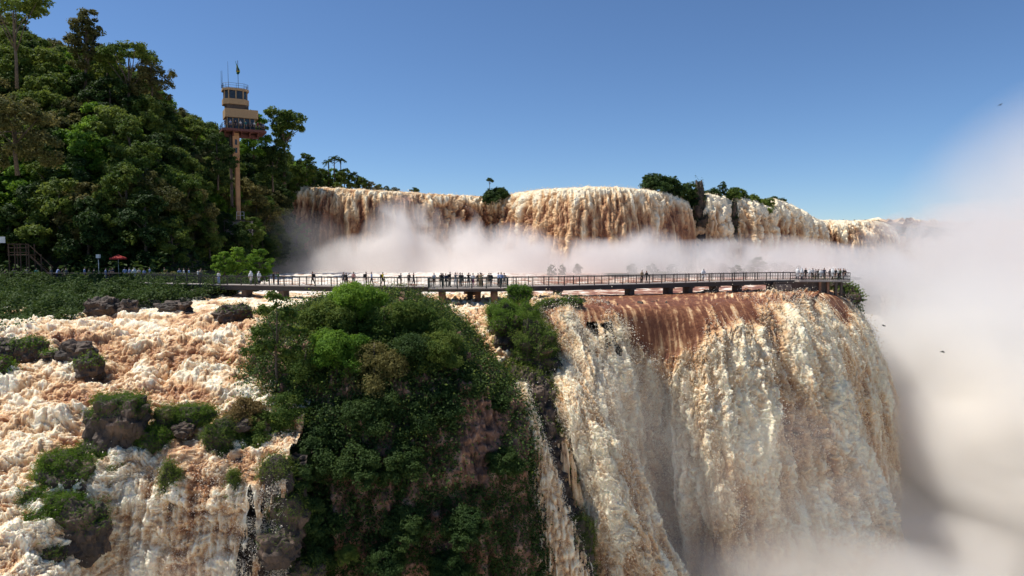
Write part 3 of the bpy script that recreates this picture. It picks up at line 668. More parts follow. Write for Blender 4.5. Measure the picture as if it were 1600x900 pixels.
def clothe(o, q, n, size, mat, seed, zmin=-.2, name='moss', off=.35, hang=False, side=None, aspect=.4):
    r = np.random.default_rng(seed); mr = o['_r']; zm = q[:, 2].max()
    nn = q / np.linalg.norm(q, axis=1)[:, None]
    w = sstep(zmin - .25, zmin + .25, nn[:, 2] + .45 * fbm(wn(q, mr * .6, mr * .6, mr * .6, seed), 3))
    if side is not None: w = w * side(q)
    idx = r.choice(len(q), n, p=w / w.sum())
    k = r.random((n, 1)) * billow(wn(q[idx], mr * .3, mr * .3, mr * .3, seed + 2), 2)[:, None] * 2
    p = q[idx] + nn[idx] * off * k + r.normal(0, .09, (n, 3))
    nr_ = nn[idx] * .8 + np.array([0, 0, .5])
    c = leaves_mesh(name, p, nr_, size, mat, o, seed, aspect=aspect, tone=np.clip(k[:, 0] * .5 + .3 * r.random(n), 0, 1)); tag(c, kind='stuff')
    return c
for (px, py, Y, rad, seed, lab, nl, mt) in (
        (806, 514, 70.5, (1.95, 2.2, 2.3), 3, 'tall rounded green outcrop beside the three platform columns', 16000, 'grass'),
        (786, 490, 71.5, (1.3, 1.4, .8), 4, 'low green shoulder left of the tall rounded outcrop', 5000, 'grass'),
        (838, 560, 67.5, (1.7, 1.8, 3.0), 5, 'shaded green outcrop below the tall rounded one', 12000, 'leaf'),
        (812, 462, 73, (1.0, 1.0, .8), 6, 'small bright green knob on top of the outcrop', 4000, 'grass'),
        (868, 476, 74.5, (1.5, .8, .5), 7, 'dark tufted rock on the lip of the big fall', 1500, 'grass'),
        (894, 475, 74.6, (.9, .7, .55), 8, 'smaller tufted rock on the lip, right of the wide one', 900, 'grass')):
    c = P(px, py, Y); o, q = rock_blob('outcrop', c, rad, M['rock'], seed, sub=5 if rad[0] > 1.2 else 4, label=lab, cat='rock'); clothe(o, q, int(nl * 1.3), .085, M[mt], seed, zmin=-.1 if rad[0] > 1.2 else 0, off=.5 if rad[0] > 1.2 else .3)

# boulders in the left rapids
for (px, py, Y, rad, seed, lab, nl) in (
        (162, 494, 72.6, (1.25, .9, 1.05), 11, 'dark boulder at the foot of the shaded bank', 0),
        (198, 494, 72.8, (.9, .8, .8), 12, 'dark boulder just right of the one at the bank foot', 0),
        (271, 488, 76, (1.35, .8, .5), 13, 'low flat dark rock awash in the rapids', 0),
        (364, 501, 70.5, (1.35, .9, .85), 14, 'brown boulder in the rapids nearest the slender leafy tree', 500),
        (118, 562, 60.3, (1.1, .9, .85), 15, 'shiny black boulder in the middle of the rapids', 0),
        (141, 586, 58.3, (.75, .7, .9), 16, 'brown topped boulder just below the shiny black one', 500),
        (48, 558, 61, (1.0, .8, .9), 17, 'mossy dark boulder left of the shiny black one', 1200),
        (-10, 560, 60.8, (1.9, 1.1, .9), 18, 'dark ledge of rock at the edge of the rapids', 300),
        (-6, 598, 57.5, (1.1, 1.0, 1.1), 19, 'shaded grassy boulder below the dark ledge', 1500),
        (318, 462, 90, (1.5, .8, .35), 20, 'flat dark rock in the water near the landward end of the bridge', 0),
        (352, 458, 91, (.8, .5, .35), 21, 'small flat rock between the flat dark rock and the first pier', 0),
        (88, 566, 60.2, (.8, .6, .35), 22, 'small green stone between two boulders', 500),
        (612, 459, 86.5, (.5, .4, .35), 23, 'small rock in the foam under the bridge, first of the row', 100),
        (625, 459, 86.5, (.5, .4, .45), 24, 'middle rock in the foam under the bridge', 200),
        (641, 459, 86.5, (.9, .5, .35), 25, 'wide rock in the foam beside the bridge pier', 100),
        (738, 459, 88, (.9, .5, .4), 26, 'dark rock in the water between two platform columns', 50)):
    c = P(px, py - 4, Y - .5) + np.array([0, 0, .25 if Y < 80 else .1]); o, q = rock_blob('boulder', c, tuple(k * 1.25 for k in rad), M['rock'], seed, sub=4, label=lab, rough=.35)
    if nl: clothe(o, q, nl, .1, M['grass'], seed, zmin=.35, off=.25)
# the mossy rock stack in the lower left
for (px, py, Y, rad, ft, seed, lab, nl, mt, zm) in (
        (187, 668, 50.0, (1.9, 1.6, 2.6), 2.2, 31, 'tall square topped rock with grass on its crown', 3800, 'grass', .55),
        (243, 694, 50.4, (1.15, 1.2, 1.3), None, 32, 'grassy green shoulder on the right of the square topped rock', 6000, 'grass', -.1),
        (262, 652, 51.6, (.8, .7, .7), None, 33, 'small leafy rock behind the green shoulder', 2500, 'leaf', -.3),
        (302, 650, 52, (1.25, .9, .7), None, 34, 'domed grassy rock alone in the foam', 5000, 'grass', -.4),
        (287, 672, 50.6, (.75, .6, .5), None, 35, 'bare wet stone in front of the domed grassy rock', 0, 'grass', 0),
        (150, 716, 48.9, (1.5, 1.2, .9), None, 36, 'grassy step below the square topped rock', 3500, 'grass', .2),
        (112, 765, 47.4, (1.9, 1.4, 2.0), None, 37, 'broad dark mossy rock in the middle of the stack', 3500, 'grass', .5),
        (95, 730, 47.6, (1.2, 1.1, .9), None, 38, 'round grass tussock on the upper left of the broad rock', 7000, 'grass', -.6),
        (57, 782, 45.6, (.75, .7, .7), None, 39, 'small grass tussock at the left edge of the stack', 4000, 'grass', -.7),
        (66, 822, 44.4, (.85, .8, .95), None, 40, 'grass tussock hanging lowest on the left of the stack', 5000, 'grass', -.7),
        (100, 800, 45.2, (1.0, .9, 1.1), None, 41, 'leafy tussock on the front of the broad rock', 6000, 'grass', -.6),
        (132, 832, 44.8, (1.5, 1.0, 1.9), None, 42, 'dark wet rock at the foot of the stack', 1500, 'grass', .3),
        (175, 738, 48.4, (1.1, .8, .9), None, 43, 'dark green tussock between the steps of the stack', 4500, 'leaf', -.5),
        (80, 872, 43.6, (.8, .7, .8), None, 44, 'small dark stone splashed at the bottom of the stack', 900, 'leaf', .2),
        (346, 688, 50.8, (1.0, .9, 1.2), None, 45, 'leafy green block at the waterline beside the island', 6000, 'leaf', -.6),
        (365, 664, 51.6, (1.4, .9, .6), None, 46, 'flat grey rock at the foot of the island scrub', 300, 'leaf', .3),
        (268, 765, 47.5, (.55, .4, 1.5), None, 47, 'dark green mossy rib inside the little waterfall', 3500, 'leaf', -.7),
        (366, 770, 47.9, (.3, .3, 1.3), None, 48, 'thin mossy rib between strands of the little waterfall', 2000, 'leaf', -.7),
        (435, 858, 46.8, (1.3, 1.0, 1.2), None, 49, 'wet boulder at the foot of the little waterfall', 300, 'leaf', .4),
        (432, 750, 48.6, (1.1, .9, 1.5), None, 51, 'dark rock shoulder at the right end of the little waterfall lip', 2500, 'leaf', .1),
        (452, 812, 48.2, (1.2, 1.0, 1.6), None, 52, 'dark wet rock halfway down beside the little waterfall', 1800, 'leaf', .2),
        (470, 905, 47.8, (1.6, 1.0, 1.3), None, 53, 'dark rock at the bottom edge beside the island cliff', 1200, 'leaf', .3),
        (905, 858, 58.0, (1.1, 1.0, 2.6), None, 50, 'mossy dome at the foot of the cliff beside the cascade', 6000, 'leaf', -.5)):
    c = P(px, py, Y - .2); o, q = rock_blob('mossy_rock', c, tuple(k * 1.0 for k in rad), M['rock'], seed, sub=5 if rad[0] > 1.4 else 4, flat_top=ft, label=lab, rough=.3)
    if nl: clothe(o, q, nl, .10, M[mt], seed, zmin=zm, off=.32, aspect=.2)

# ================================================================== TREES
PROTO = []
def low_tree(name, label, h, cr, mat, seed, ratio=.8, n=11, **k):
    r_ = random.Random(seed); bl = [((0, 0, h - cr * ratio * .7), cr * .6, ratio)]
    for i in range(n):
        a = i * 2.4 + r_.random(); t = i / n; q = cr * (.45 + .3 * math.sin(math.pi * (.25 + .7 * t))) * r_.uniform(.75, 1.2); bl.append(((q * math.cos(a), q * math.sin(a), h - cr * ratio - t * h * .72), cr * r_.uniform(.34, .52), ratio * r_.uniform(.6, 1.0)))
    t_ = make_tree(name, label, h, cr, mat, seed, blobs=bl, **k); PROTO.append(t_); return t_
def proto(*a, **k):
    t = make_tree(*a, **k); PROTO.append(t); return t
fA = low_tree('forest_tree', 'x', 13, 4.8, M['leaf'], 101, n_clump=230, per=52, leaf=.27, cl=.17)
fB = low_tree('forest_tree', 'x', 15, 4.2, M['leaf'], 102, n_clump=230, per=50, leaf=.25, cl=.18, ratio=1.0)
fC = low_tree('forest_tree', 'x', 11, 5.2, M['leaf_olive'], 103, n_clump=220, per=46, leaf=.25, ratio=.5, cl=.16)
fD = low_tree('forest_tree', 'x', 14, 4.6, M['leaf_dark_shade'], 104, n_clump=230, per=52, leaf=.28, ratio=.9, cl=.18)
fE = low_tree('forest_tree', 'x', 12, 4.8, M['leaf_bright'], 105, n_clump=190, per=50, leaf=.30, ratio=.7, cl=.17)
fF = proto('umbrella_tree', 'x', 16, 5.5, M['leaf_olive'], 106, n_clump=90, per=60, leaf=.26, ratio=.35, spread=.8, cl=.17)
FL = {fA: 'broad green tree packed into the hillside forest', fB: 'tall narrow green tree in the hillside forest', fC: 'flat topped olive tree in the hillside forest',
      fD: 'dark dense tree in the shade of the hillside forest', fE: 'bright fresh green tree in the hillside forest', fF: 'open umbrella crowned tree rising from the forest'}
kinds = [fA, fB, fC, fD, fE, fA, fD, fB]
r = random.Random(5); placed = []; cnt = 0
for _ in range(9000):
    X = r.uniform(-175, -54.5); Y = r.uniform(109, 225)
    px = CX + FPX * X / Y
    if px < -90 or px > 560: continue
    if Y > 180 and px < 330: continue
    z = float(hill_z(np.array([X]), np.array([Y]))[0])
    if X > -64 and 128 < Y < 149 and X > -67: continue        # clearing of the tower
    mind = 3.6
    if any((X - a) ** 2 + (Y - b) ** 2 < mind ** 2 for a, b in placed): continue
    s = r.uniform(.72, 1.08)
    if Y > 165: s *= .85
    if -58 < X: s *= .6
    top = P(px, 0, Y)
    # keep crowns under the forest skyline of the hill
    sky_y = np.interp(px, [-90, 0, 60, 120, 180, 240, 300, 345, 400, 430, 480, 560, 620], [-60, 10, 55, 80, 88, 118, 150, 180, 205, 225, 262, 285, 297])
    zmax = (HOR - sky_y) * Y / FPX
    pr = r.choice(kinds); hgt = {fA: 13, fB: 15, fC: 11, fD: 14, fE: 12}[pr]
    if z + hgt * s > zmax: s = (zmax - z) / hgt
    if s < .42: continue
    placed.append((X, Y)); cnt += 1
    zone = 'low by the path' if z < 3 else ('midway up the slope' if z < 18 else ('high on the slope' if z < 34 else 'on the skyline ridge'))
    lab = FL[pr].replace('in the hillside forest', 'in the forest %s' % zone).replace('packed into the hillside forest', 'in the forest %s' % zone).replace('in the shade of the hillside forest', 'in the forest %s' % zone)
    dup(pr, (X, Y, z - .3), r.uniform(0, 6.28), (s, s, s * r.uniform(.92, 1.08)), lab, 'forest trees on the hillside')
print('forest', cnt)
def special(pr, px, py_top, Y, h0, s, rz, label, mat=None, group=None):
    c = P(px, py_top, Y); return dup(pr, (c[0], c[1], c[2] - h0 * s), rz, s, label, group, mat)
special(fF, 20, -12, 118, 16, .95, 1.0, 'umbrella crowned tree with airy branches at the top corner of the forest', M['leaf'])
tt = proto('forest_tree', 'x', 20, 4.0, M['leaf_olive'], 201, n_clump=95, per=70, leaf=.26, blobs=[((0.3, 0, 18.2), 1.7, .7), ((-1.6, .3, 16.2), 1.6, .7), ((1.6, 0, 15.8), 1.6, .7), ((-.4, .4, 14), 2.0, .9), ((-2.4, 0, 13.2), 1.5, .7), ((1.0, .3, 11.5), 2.2, .9), ((-1, 0, 9.5), 2.4, .9)], trunk=.3)
special(tt, 133, 10, 138, 20, 1.0, .3, 'tall olive brown emergent tree standing above the forest skyline', None)
special(fF, 200, 66, 140, 16, 1.0, 2.2, 'spreading tree with dark bare limbs right of the tall emergent tree', M['leaf'])
special(fC, 235, 92, 142, 11, .75, 1.2, 'yellowish layered tree at the right end of the high skyline')
special(fC, 22, 148, 97, 11, .95, 4.0, 'pale olive tree with a hanging crown at the edge of the forest', M['leaf_olive'])
special(fE, 370, 385, 108, 12, .42, 1.0, 'sunlit yellow green shrub beside the start of the footbridge', M['leaf_bright'], 'sunlit shrubs at the bridge head')
special(fE, 405, 388, 112, 12, .45, 2.0, 'hazy yellow green shrub right of the sunlit one at the bridge head', M['leaf_bright'], 'sunlit shrubs at the bridge head')
special(fE, 350, 392, 106, 12, .34, 3.0, 'smaller bright shrub nearest the bridge head railing', M['leaf_bright'], 'sunlit shrubs at the bridge head')
special(fA, 300, 288, 124, 13, .85, 1.4, 'olive tree with a loose pale crown in front of the tower foot', M['leaf_olive'])
special(fB, 300, 250, 132, 15, .8, 2.4, 'tall tree just left of the tower shaft', M['leaf'])
special(fA, 395, 172, 158, 13, .8, .4, 'round bright crown peeping out behind the tower cabin', M['leaf_bright'])
vt = proto('vine_tree', 'x', 17, 4.6, M['leaf'], 202, n_clump=120, per=64, leaf=.28, trunk=.35, blobs=[((-2.4, 0, 15.6), 1.7, .8), ((.8, .3, 15.3), 1.8, .7), ((3.0, 0, 14.0), 1.9, .8), ((3.6, .2, 11.8), 1.2, .9), ((-.6, 0, 13), 1.9, 1.1), ((-.2, 0, 10), 2.0, 1.2), ((-.4, 0, 7), 2.2, 1.3), ((1.6, 0, 12), 1.5, .8)])
special(vt, 442, 168, 162, 17, 1.0, 0, 'vine hung tree with a forked crown standing right of the tower')
special(fB, 338, 205, 140, 15, .75, 3.3, 'dark tree hugging the left side of the tower shaft', M['leaf_dark_shade'])
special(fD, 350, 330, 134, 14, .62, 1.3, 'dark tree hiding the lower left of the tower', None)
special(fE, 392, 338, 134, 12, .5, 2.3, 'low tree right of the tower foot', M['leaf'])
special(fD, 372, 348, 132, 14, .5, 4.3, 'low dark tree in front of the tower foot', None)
special(fA, 425, 225, 160, 13, .8, 5.3, 'dense tree below the vine hung one', M['leaf_dark_shade'])
special(fA, 478, 238, 182, 13, .55, 0, 'small tree on the rim right of the vine hung tree')
def palm(name, loc, h, seed, label):
    r = random.Random(seed); root = empty(name, loc); tag(root, label, 'palm'); mb = MB(); mb.tube([(0, 0, -.5), (.1, 0, h * .5), (0, 0, h)], [.2, .16, .12]); mb.build('trunk', M['bark'], root, True)
    pos, nr_ = [], []
    for k in range(16):
        a = 2 * math.pi * k / 16 + r.random() * .3; el_ = r.uniform(-.1, 1.1); L_ = r.uniform(1.7, 2.3)
        for t in np.linspace(.1, 1, 22):
            rr = L_ * t * math.cos(el_ * .7); zz = h + L_ * t * math.sin(el_) - 1.3 * t * t
            for sd in (-1, 1): pos.append((rr * math.cos(a) - sd * .12 * math.sin(a), rr * math.sin(a) + sd * .12 * math.cos(a), zz)); nr_.append((0, 0, 1))
    leaves_mesh('crown', np.array(pos), np.array(nr_, float), .26, M['leaf_dark_shade'], root, seed, jitter=.5, aspect=.3)
for px, py, Y, h, sd in ((513, 250, 205, 6, 1), (522, 245, 203, 7, 2), (532, 248, 206, 6.5, 3)):
    c = P(px, py + 3, Y); palm('palm_tree', (c[0], c[1], c[2] - h - 1), h + 1, sd, ['left hand palm of the little group above the rim', 'tallest palm of the little group above the rim', 'right hand palm of the little group above the rim'][sd - 1])
rim = [(490, 258, 198, fD, .62), (503, 262, 204, fA, .6), (520, 262, 208, fE, .6), (538, 262, 203, fA, .62), (553, 268, 207, fD, .5), (566, 276, 205, fA, .45), (580, 283, 207, fC, .42), (592, 287, 209, fA, .35), (604, 290, 212, fD, .3), (616, 292, 214, fC, .3)]
for i, (px, py, Y, pr, s) in enumerate(rim):
    h0 = {fA: 13, fC: 11, fD: 14, fE: 12}[pr]; special(pr, px, py, Y, h0, s, i * 1.3, 'green tree in the row sloping down along the upper rim', None, 'trees sloping down to the upper rim')
bu = proto('rim_shrub', 'x', 3.4, 2.6, M['leaf_dark_shade'], 301, n_clump=90, per=50, leaf=.22, ratio=.7, spread=.75, trunk=.12, cl=.24)
tw = proto('twiggy_tree', 'x', 6, 2.2, M['leaf_dark_shade'], 302, n_clump=46, per=34, leaf=.2, ratio=.5, spread=.8, trunk=.12, cl=.2)
for px, py, Y, pr, h0, s, lab in ((648, 292, 208, tw, 6, .8, 'thin twiggy tree alone on the brink of the upper falls'), (770, 292, 203, bu, 3.4, 1.25, 'dark shrub on the brink in the middle of the upper falls'), (785, 291, 204, bu, 3.4, .8, 'smaller shrub hugging the middle brink shrub'), (765, 277, 205, tw, 6, .62, 'spindly sapling sticking out of the middle brink shrub'),
        (1022, 268, 196, bu, 3.4, 1.6, 'left mound of the dark thicket on the upper rim'), (1045, 272, 198, bu, 3.4, 1.7, 'middle mound of the dark thicket on the upper rim'), (1065, 284, 202, bu, 3.4, 1.5, 'right mound of the dark thicket on the upper rim'), (1012, 272, 197, tw, 6, .8, 'bare twiggy tree at the left edge of the rim thicket'), (1082, 298, 205, bu, 3.4, 1.3, 'shrub hanging in the first dark gap of the falls'), (1090, 312, 205, bu, 3.4, .9, 'small shrub low in the first dark gap'),
        (1103, 298, 208, bu, 3.4, .9, 'low shrub above the narrow cream fall'), (1116, 293, 210, bu, 3.4, 1.0, 'shrub left of the tufted tree on the rim'), (1130, 283, 211, fD, 14, .30, 'tufted round tree on the rim'), (1147, 291, 214, bu, 3.4, 1.1, 'shrub right of the tufted tree'), (1152, 292, 216, tw, 6, .6, 'sapling beyond the tufted tree'),
        (1162, 299, 216, bu, 3.4, 1.1, 'green shrub on the descending rim, first of three'), (1178, 303, 222, bu, 3.4, 1.1, 'green shrub on the descending rim, middle of three'), (1192, 308, 230, bu, 3.4, 1.2, 'green shrub on the descending rim, last of three'), (1196, 322, 226, bu, 3.4, .9, 'hanging shrub in the gap beside the shoulder fall'),
        (1212, 305, 240, bu, 3.4, 1.2, 'round dark shrub above the shoulder fall'), (1222, 310, 243, bu, 3.4, .9, 'little shrub right of the round dark one'), (1235, 319, 246, bu, 3.4, .5, 'tiny tuft in the shoulder fall')):
    special(pr, px, py, Y, h0, s, px * .1, lab, M['leaf'] if 1140 < px < 1200 else None)
# hazy trees behind the bridge and on the far rim
for px, py, Y, s in ((862, 424, 150, .28), (878, 426, 150, .22), (902, 421, 158, .3), (988, 417, 160, .34), (1020, 414, 160, .4), (1050, 417, 158, .36), (1080, 415, 156, .4), (1108, 403, 152, .6), (1128, 410, 150, .45), (1152, 414, 148, .4), (1184, 400, 152, .62), (1172, 412, 153, .45), (1210, 409, 151, .42), (1224, 408, 150, .42), (1236, 418, 147, .26), (1248, 416, 145, .24)):
    pr = fD if px != 1184 else fB; h0 = 14 if px != 1184 else 15; c = P(px, py, Y); s_ = (c[2] + 6.6) / h0
    dup(pr, (c[0], c[1], -6.8), px, (s * .72, s * .72, max(s_, .2) * 1.02), 'misty grey green tree on the islet behind the footbridge', 'misty trees behind the footbridge')
o, q = rock_blob('islet', ((1120 - 800) / FPX * 150, 150, -7.0), (26, 9, .9), M['soil'], 71, sub=5, kind='structure', label='low islet under the misty trees')
for k, px in enumerate((1300, 1318, 1336, 1352, 1372, 1392, 1402, 1412, 1424, 1436, 1450, 1466, 1482)):
    Y = 350 if px < 1380 else 425; py = 341 if px < 1380 else 343 + (k % 3) * 2
    special(fD, px, py + 2, Y, 14, .3 if px < 1380 else .7, k, 'faint tree on the distant rim beyond the falls', None, 'faint trees on the distant rim')
c = P(1306, 440, 104); o, q = rock_blob('platform_rock', (c[0] + 1, c[1] + 3, -8.2), (3.2, 3.5, 2.6), M['rock'], 72, sub=4, label='green topped rock under the far end of the footbridge'); clothe(o, q, 6000, .16, M['leaf'], 72, zmin=-.4, off=.5)

# trees and shrubs of the wooded island
gT = proto('island_tree', 'x', 4.6, 2.9, M['leaf'], 401, n_clump=230, per=95, leaf=.10, ratio=.72, spread=.62, trunk=.16, cl=.2)
gS = proto('island_shrub', 'x', 2.8, 2.1, M['leaf'], 402, n_clump=170, per=90, leaf=.09, ratio=.75, spread=.68, trunk=.1, cl=.22)
gR = proto('island_tree', 'x', 4.4, 2.6, M['leaf'], 403, n_clump=200, per=90, leaf=.095, ratio=.85, spread=.6, trunk=.14, cl=.24)
isl_l = [  # front crowns get darker leaves: shade painted into their colour
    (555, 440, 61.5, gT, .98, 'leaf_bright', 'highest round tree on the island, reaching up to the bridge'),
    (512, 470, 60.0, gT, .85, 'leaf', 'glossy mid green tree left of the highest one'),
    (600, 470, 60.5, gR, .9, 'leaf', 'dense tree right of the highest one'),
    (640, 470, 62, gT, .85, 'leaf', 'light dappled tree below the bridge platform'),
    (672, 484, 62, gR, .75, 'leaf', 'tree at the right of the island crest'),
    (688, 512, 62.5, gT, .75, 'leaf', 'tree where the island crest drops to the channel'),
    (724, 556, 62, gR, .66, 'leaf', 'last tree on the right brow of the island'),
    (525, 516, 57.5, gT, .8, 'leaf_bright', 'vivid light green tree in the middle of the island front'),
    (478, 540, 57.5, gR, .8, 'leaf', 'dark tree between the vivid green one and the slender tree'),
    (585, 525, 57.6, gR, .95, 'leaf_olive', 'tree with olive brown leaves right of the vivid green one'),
    (645, 520, 59, gT, .9, 'leaf_dark_shade', 'dark green tree in the middle of the island'),
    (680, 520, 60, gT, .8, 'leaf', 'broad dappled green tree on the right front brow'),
    (725, 572, 60.2, gR, .7, 'leaf_dark_shade', 'dark crown above the red rock face'),
    (766, 608, 60.5, gS, .75, 'leaf_dark_shade', 'shrub right of the red rock face'),
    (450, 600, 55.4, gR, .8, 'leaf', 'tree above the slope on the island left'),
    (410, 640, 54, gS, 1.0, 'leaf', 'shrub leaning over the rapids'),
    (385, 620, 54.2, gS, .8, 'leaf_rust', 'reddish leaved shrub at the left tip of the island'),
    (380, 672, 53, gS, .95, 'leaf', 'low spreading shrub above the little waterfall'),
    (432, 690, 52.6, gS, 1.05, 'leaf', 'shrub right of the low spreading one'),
    (520, 620, 55.5, gR, .9, 'leaf_dark_shade', 'shaded tree in the heart of the island front'),
    (580, 610, 55.6, gT, .85, 'leaf_dark_shade', 'shaded tree below the olive brown one'),
    (640, 610, 56.6, gR, .85, 'leaf_dark_shade', 'shaded tree left of the red rock face'),
    (690, 600, 57.4, gS, 1.05, 'leaf_dark_shade', 'shaded shrub hanging over the red rock face'),
    (490, 680, 53, gS, 1.0, 'leaf_dark_shade', 'deep shade shrub on the upper cliff'),
    (560, 690, 53, gS, 1.0, 'leaf_dark_shade', 'deep shade shrub above the bare rock patch'),
    (630, 690, 54, gS, 1.0, 'leaf_dark_shade', 'deep shade shrub halfway up the cliff'),
    (500, 790, 51.2, gS, .8, 'leaf_dark_shade', 'shrub low on the cliff left of the rock patch'),
    (640, 790, 52.2, gS, .9, 'leaf_dark_shade', 'shrub low on the cliff right of the rock patch'),
    (730, 790, 53, gS, .9, 'leaf_dark_shade', 'shrub below the red rock face'),
    (466, 712, 51.6, gS, .85, 'leaf_dark_shade', 'dark shrub at the upper left corner of the island cliff'),
    (474, 770, 50.8, gS, .8, 'leaf_dark_shade', 'dark shrub on the left corner of the island cliff, halfway down'),
    (486, 835, 50.4, gS, .8, 'leaf_dark_shade', 'dark shrub on the left corner of the island cliff, near the bottom'),
    (438, 735, 50.6, gS, .7, 'leaf_dark_shade', 'shrub overhanging the right edge of the little waterfall'),
    (445, 800, 50.2, gS, .6, 'leaf_dark_shade', 'small dark shrub on the rock beside the little waterfall'),
    (470, 860, 49.8, gS, .7, 'leaf_dark_shade', 'low dark shrub at the left foot of the island cliff'),
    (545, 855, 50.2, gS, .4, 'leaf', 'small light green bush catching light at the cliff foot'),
    (790, 700, 57, gS, .8, 'leaf_dark_shade', 'shrub on the shaded right corner of the island'),
    (700, 860, 52, gS, .8, 'leaf_dark_shade', 'dark shrub near the bottom of the cliff'),
    (600, 850, 50.6, gS, .8, 'leaf_dark_shade', 'shrub at the bottom middle of the cliff'),
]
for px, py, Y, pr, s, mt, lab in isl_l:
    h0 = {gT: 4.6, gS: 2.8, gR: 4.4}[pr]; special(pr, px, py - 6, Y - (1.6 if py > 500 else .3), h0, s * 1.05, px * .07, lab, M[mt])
# slender open tree at the left of the island
sl_ = proto('slender_tree', 'x', 8.5, 3.0, M['leaf'], 404, n_clump=105, per=30, leaf=.15, trunk=.11, cl=.13, shell=(.3, 1.0),
    blobs=[((0, 0, 8.0), .9, .6), ((-1.2, .2, 7.0), 1.0, .5), ((1.0, 0, 6.6), 1.1, .5), ((-1.7, 0, 5.2), 1.2, .5), ((1.4, .2, 5.0), 1.2, .5), ((-.8, 0, 3.9), 1.3, .5), ((1.0, 0, 3.4), 1.2, .5), ((-2.0, 0, 3.6), .9, .5)])
special(sl_, 432, 456, 55, 8.5, .98, 0, 'slender open tree with a visible stem against the white rapids')

for px, py, Y, rad, sd, lab in ((1093, 362, 203, (1.9, 2.2, 9), 61, 'tall black rock rib in the first gap of the upper falls'), (1144, 368, 211, (1.2, 2.0, 8.5), 62, 'narrow black rock rib between the two cream falls'), (1199, 376, 229, (2.0, 2.5, 8.5), 63, 'black rock rib left of the shoulder fall')):
    o, q = rock_blob('rock_rib', P(px, py, Y), rad, M['rock'], sd, sub=5, label=lab, rough=.4); clothe(o, q, 2500, .2, M['leaf_dark_shade'], sd, zmin=.1, off=.8)

# ================================================================== BUILT THINGS
M['steel'] = plain('dark weathered steel', (0.035, 0.030, 0.028), .6, var=.3, scale=1.5)
M['concrete'] = plain('stained concrete', (0.085, 0.062, 0.05), .85, var=.35, scale=1.2, bump=.4)
M['pillar'] = plain('rust stained concrete column', (0.26, 0.125, 0.07), .8, var=.35, scale=.9, bump=.4)
M['decktop'] = plain('grey walkway deck', (0.34, 0.30, 0.27), .8, var=.2)
M['darkgreen'] = plain('dark green painted rail', (0.012, 0.030, 0.024), .5)
M['tan'] = plain('tan painted concrete', (0.35, 0.235, 0.125), .75, var=.08)
M['orange'] = plain('orange painted concrete', (0.46, 0.25, 0.12), .75, var=.22, scale=.8)
M['redslab'] = plain('dark red painted slab', (0.12, 0.040, 0.032), .7)
M['glass'] = plain('dark window glass', (0.02, 0.025, 0.03), .12, var=.4)
M['white'] = plain('white paint', (0.75, 0.75, 0.72), .6, var=.05)
M['wood'] = plain('brown timber', (0.10, 0.052, 0.028), .8, var=.3, scale=5)
M['redcloth'] = plain('red canvas', (0.40, 0.03, 0.025), .8)
M['house'] = plain('pale plaster', (0.20, 0.18, 0.15), .85, var=.15)

# ---- footbridge
bk = [(225, 441), (300, 443.2), (400, 445), (490, 446.3), (600, 447), (700, 447.2), (800, 446.6), (900, 445), (980, 443.2), (1050, 441.2), (1130, 439.0), (1200, 437.4), (1262, 436.8)]
DZ = -4.95
bp = np.array([[(px - CX) / FPX * (-DZ * FPX / (y - HOR)), -DZ * FPX / (y - HOR), DZ] for px, y in bk])
bp = crw(240, len(bp)) @ bp; bp[:, 2] = DZ
seg = np.concatenate([[0], np.cumsum(np.linalg.norm(np.diff(bp, axis=0), axis=1))]); BL = seg[-1]
def bat(s): return np.array([np.interp(s, seg, bp[:, i]) for i in range(3)])
def btan(s):
    t = bat(min(s + .5, BL)) - bat(max(s - .5, 0)); t /= np.linalg.norm(t); return t, np.array([-t[1], t[0], 0.0])
bpx = CX + FPX * bp[:, 0] / bp[:, 1]
def s_at(px): return float(np.interp(px, bpx, seg))
br = empty('footbridge', tuple(bat(BL / 2))); tag(br, 'long dark steel footbridge on concrete piers crossing the river below the upper falls', 'footbridge')
org = bat(BL / 2)
def bpart(mb, name, mat):
    o = mb.build(name, mat, br); o.data.transform(__import__('mathutils').Matrix.Translation(-Vector3(org))); return o
from mathutils import Vector as Vector3
mb = MB(); mb.sweep(bp, 1.9, .08); bpart(mb, 'deck', M['decktop'])
for off in (-.75, .75):
    q = np.array([bat(s) + btan(s)[1] * off for s in np.linspace(0, BL, 160)]); q[:, 2] -= .083
    mb = MB(); mb.sweep(q, .28, .56); bpart(mb, 'girder', M['steel'])
for off in (-.95, .95):
    q = np.array([bat(s) + btan(s)[1] * off for s in np.linspace(0, BL, 160)])
    for h, w_ in ((1.12, .07), (.16, .04), (.64, .02)):
        q2 = q.copy(); q2[:, 2] += h; mb = MB(); mb.sweep(q2, w_, w_); bpart(mb, 'handrail' if h > 1 else 'lower_rail', M['steel'])
    mb = MB()
    for s in np.arange(.4, BL, .42):
        c = bat(s) + btan(s)[1] * off; t = btan(s)[0]; mb.box(c + np.array([0, 0, .62]), (.022, .022, .96), math.atan2(t[1], t[0]))
    o = bpart(mb, 'balusters', M['steel']); tag(o, kind='stuff')
    for s in np.arange(.8, BL, BL / 48):
        c = bat(s) + btan(s)[1] * off; t = btan(s)[0]; mb = MB(); mb.box(c + np.array([0, 0, .58]), (.09, .09, 1.16), math.atan2(t[1], t[0])); bpart(mb, 'railing_post', M['steel'])
for px in (262, 385, 443, 540, 651, 871, 984, 1044, 1075, 1116, 1152, 1205):
    s = s_at(px); c = bat(s); t = btan(s)[0]; rz = math.atan2(t[1], t[0]); mb = MB()
    mb.box(c + np.array([0, 0, -.64 - 1.1]), (.72, 1.3, 2.2), rz); mb.box(c + np.array([0, 0, -.72]), (.85, 1.9, .14), rz); bpart(mb, 'pier', M['concrete'])
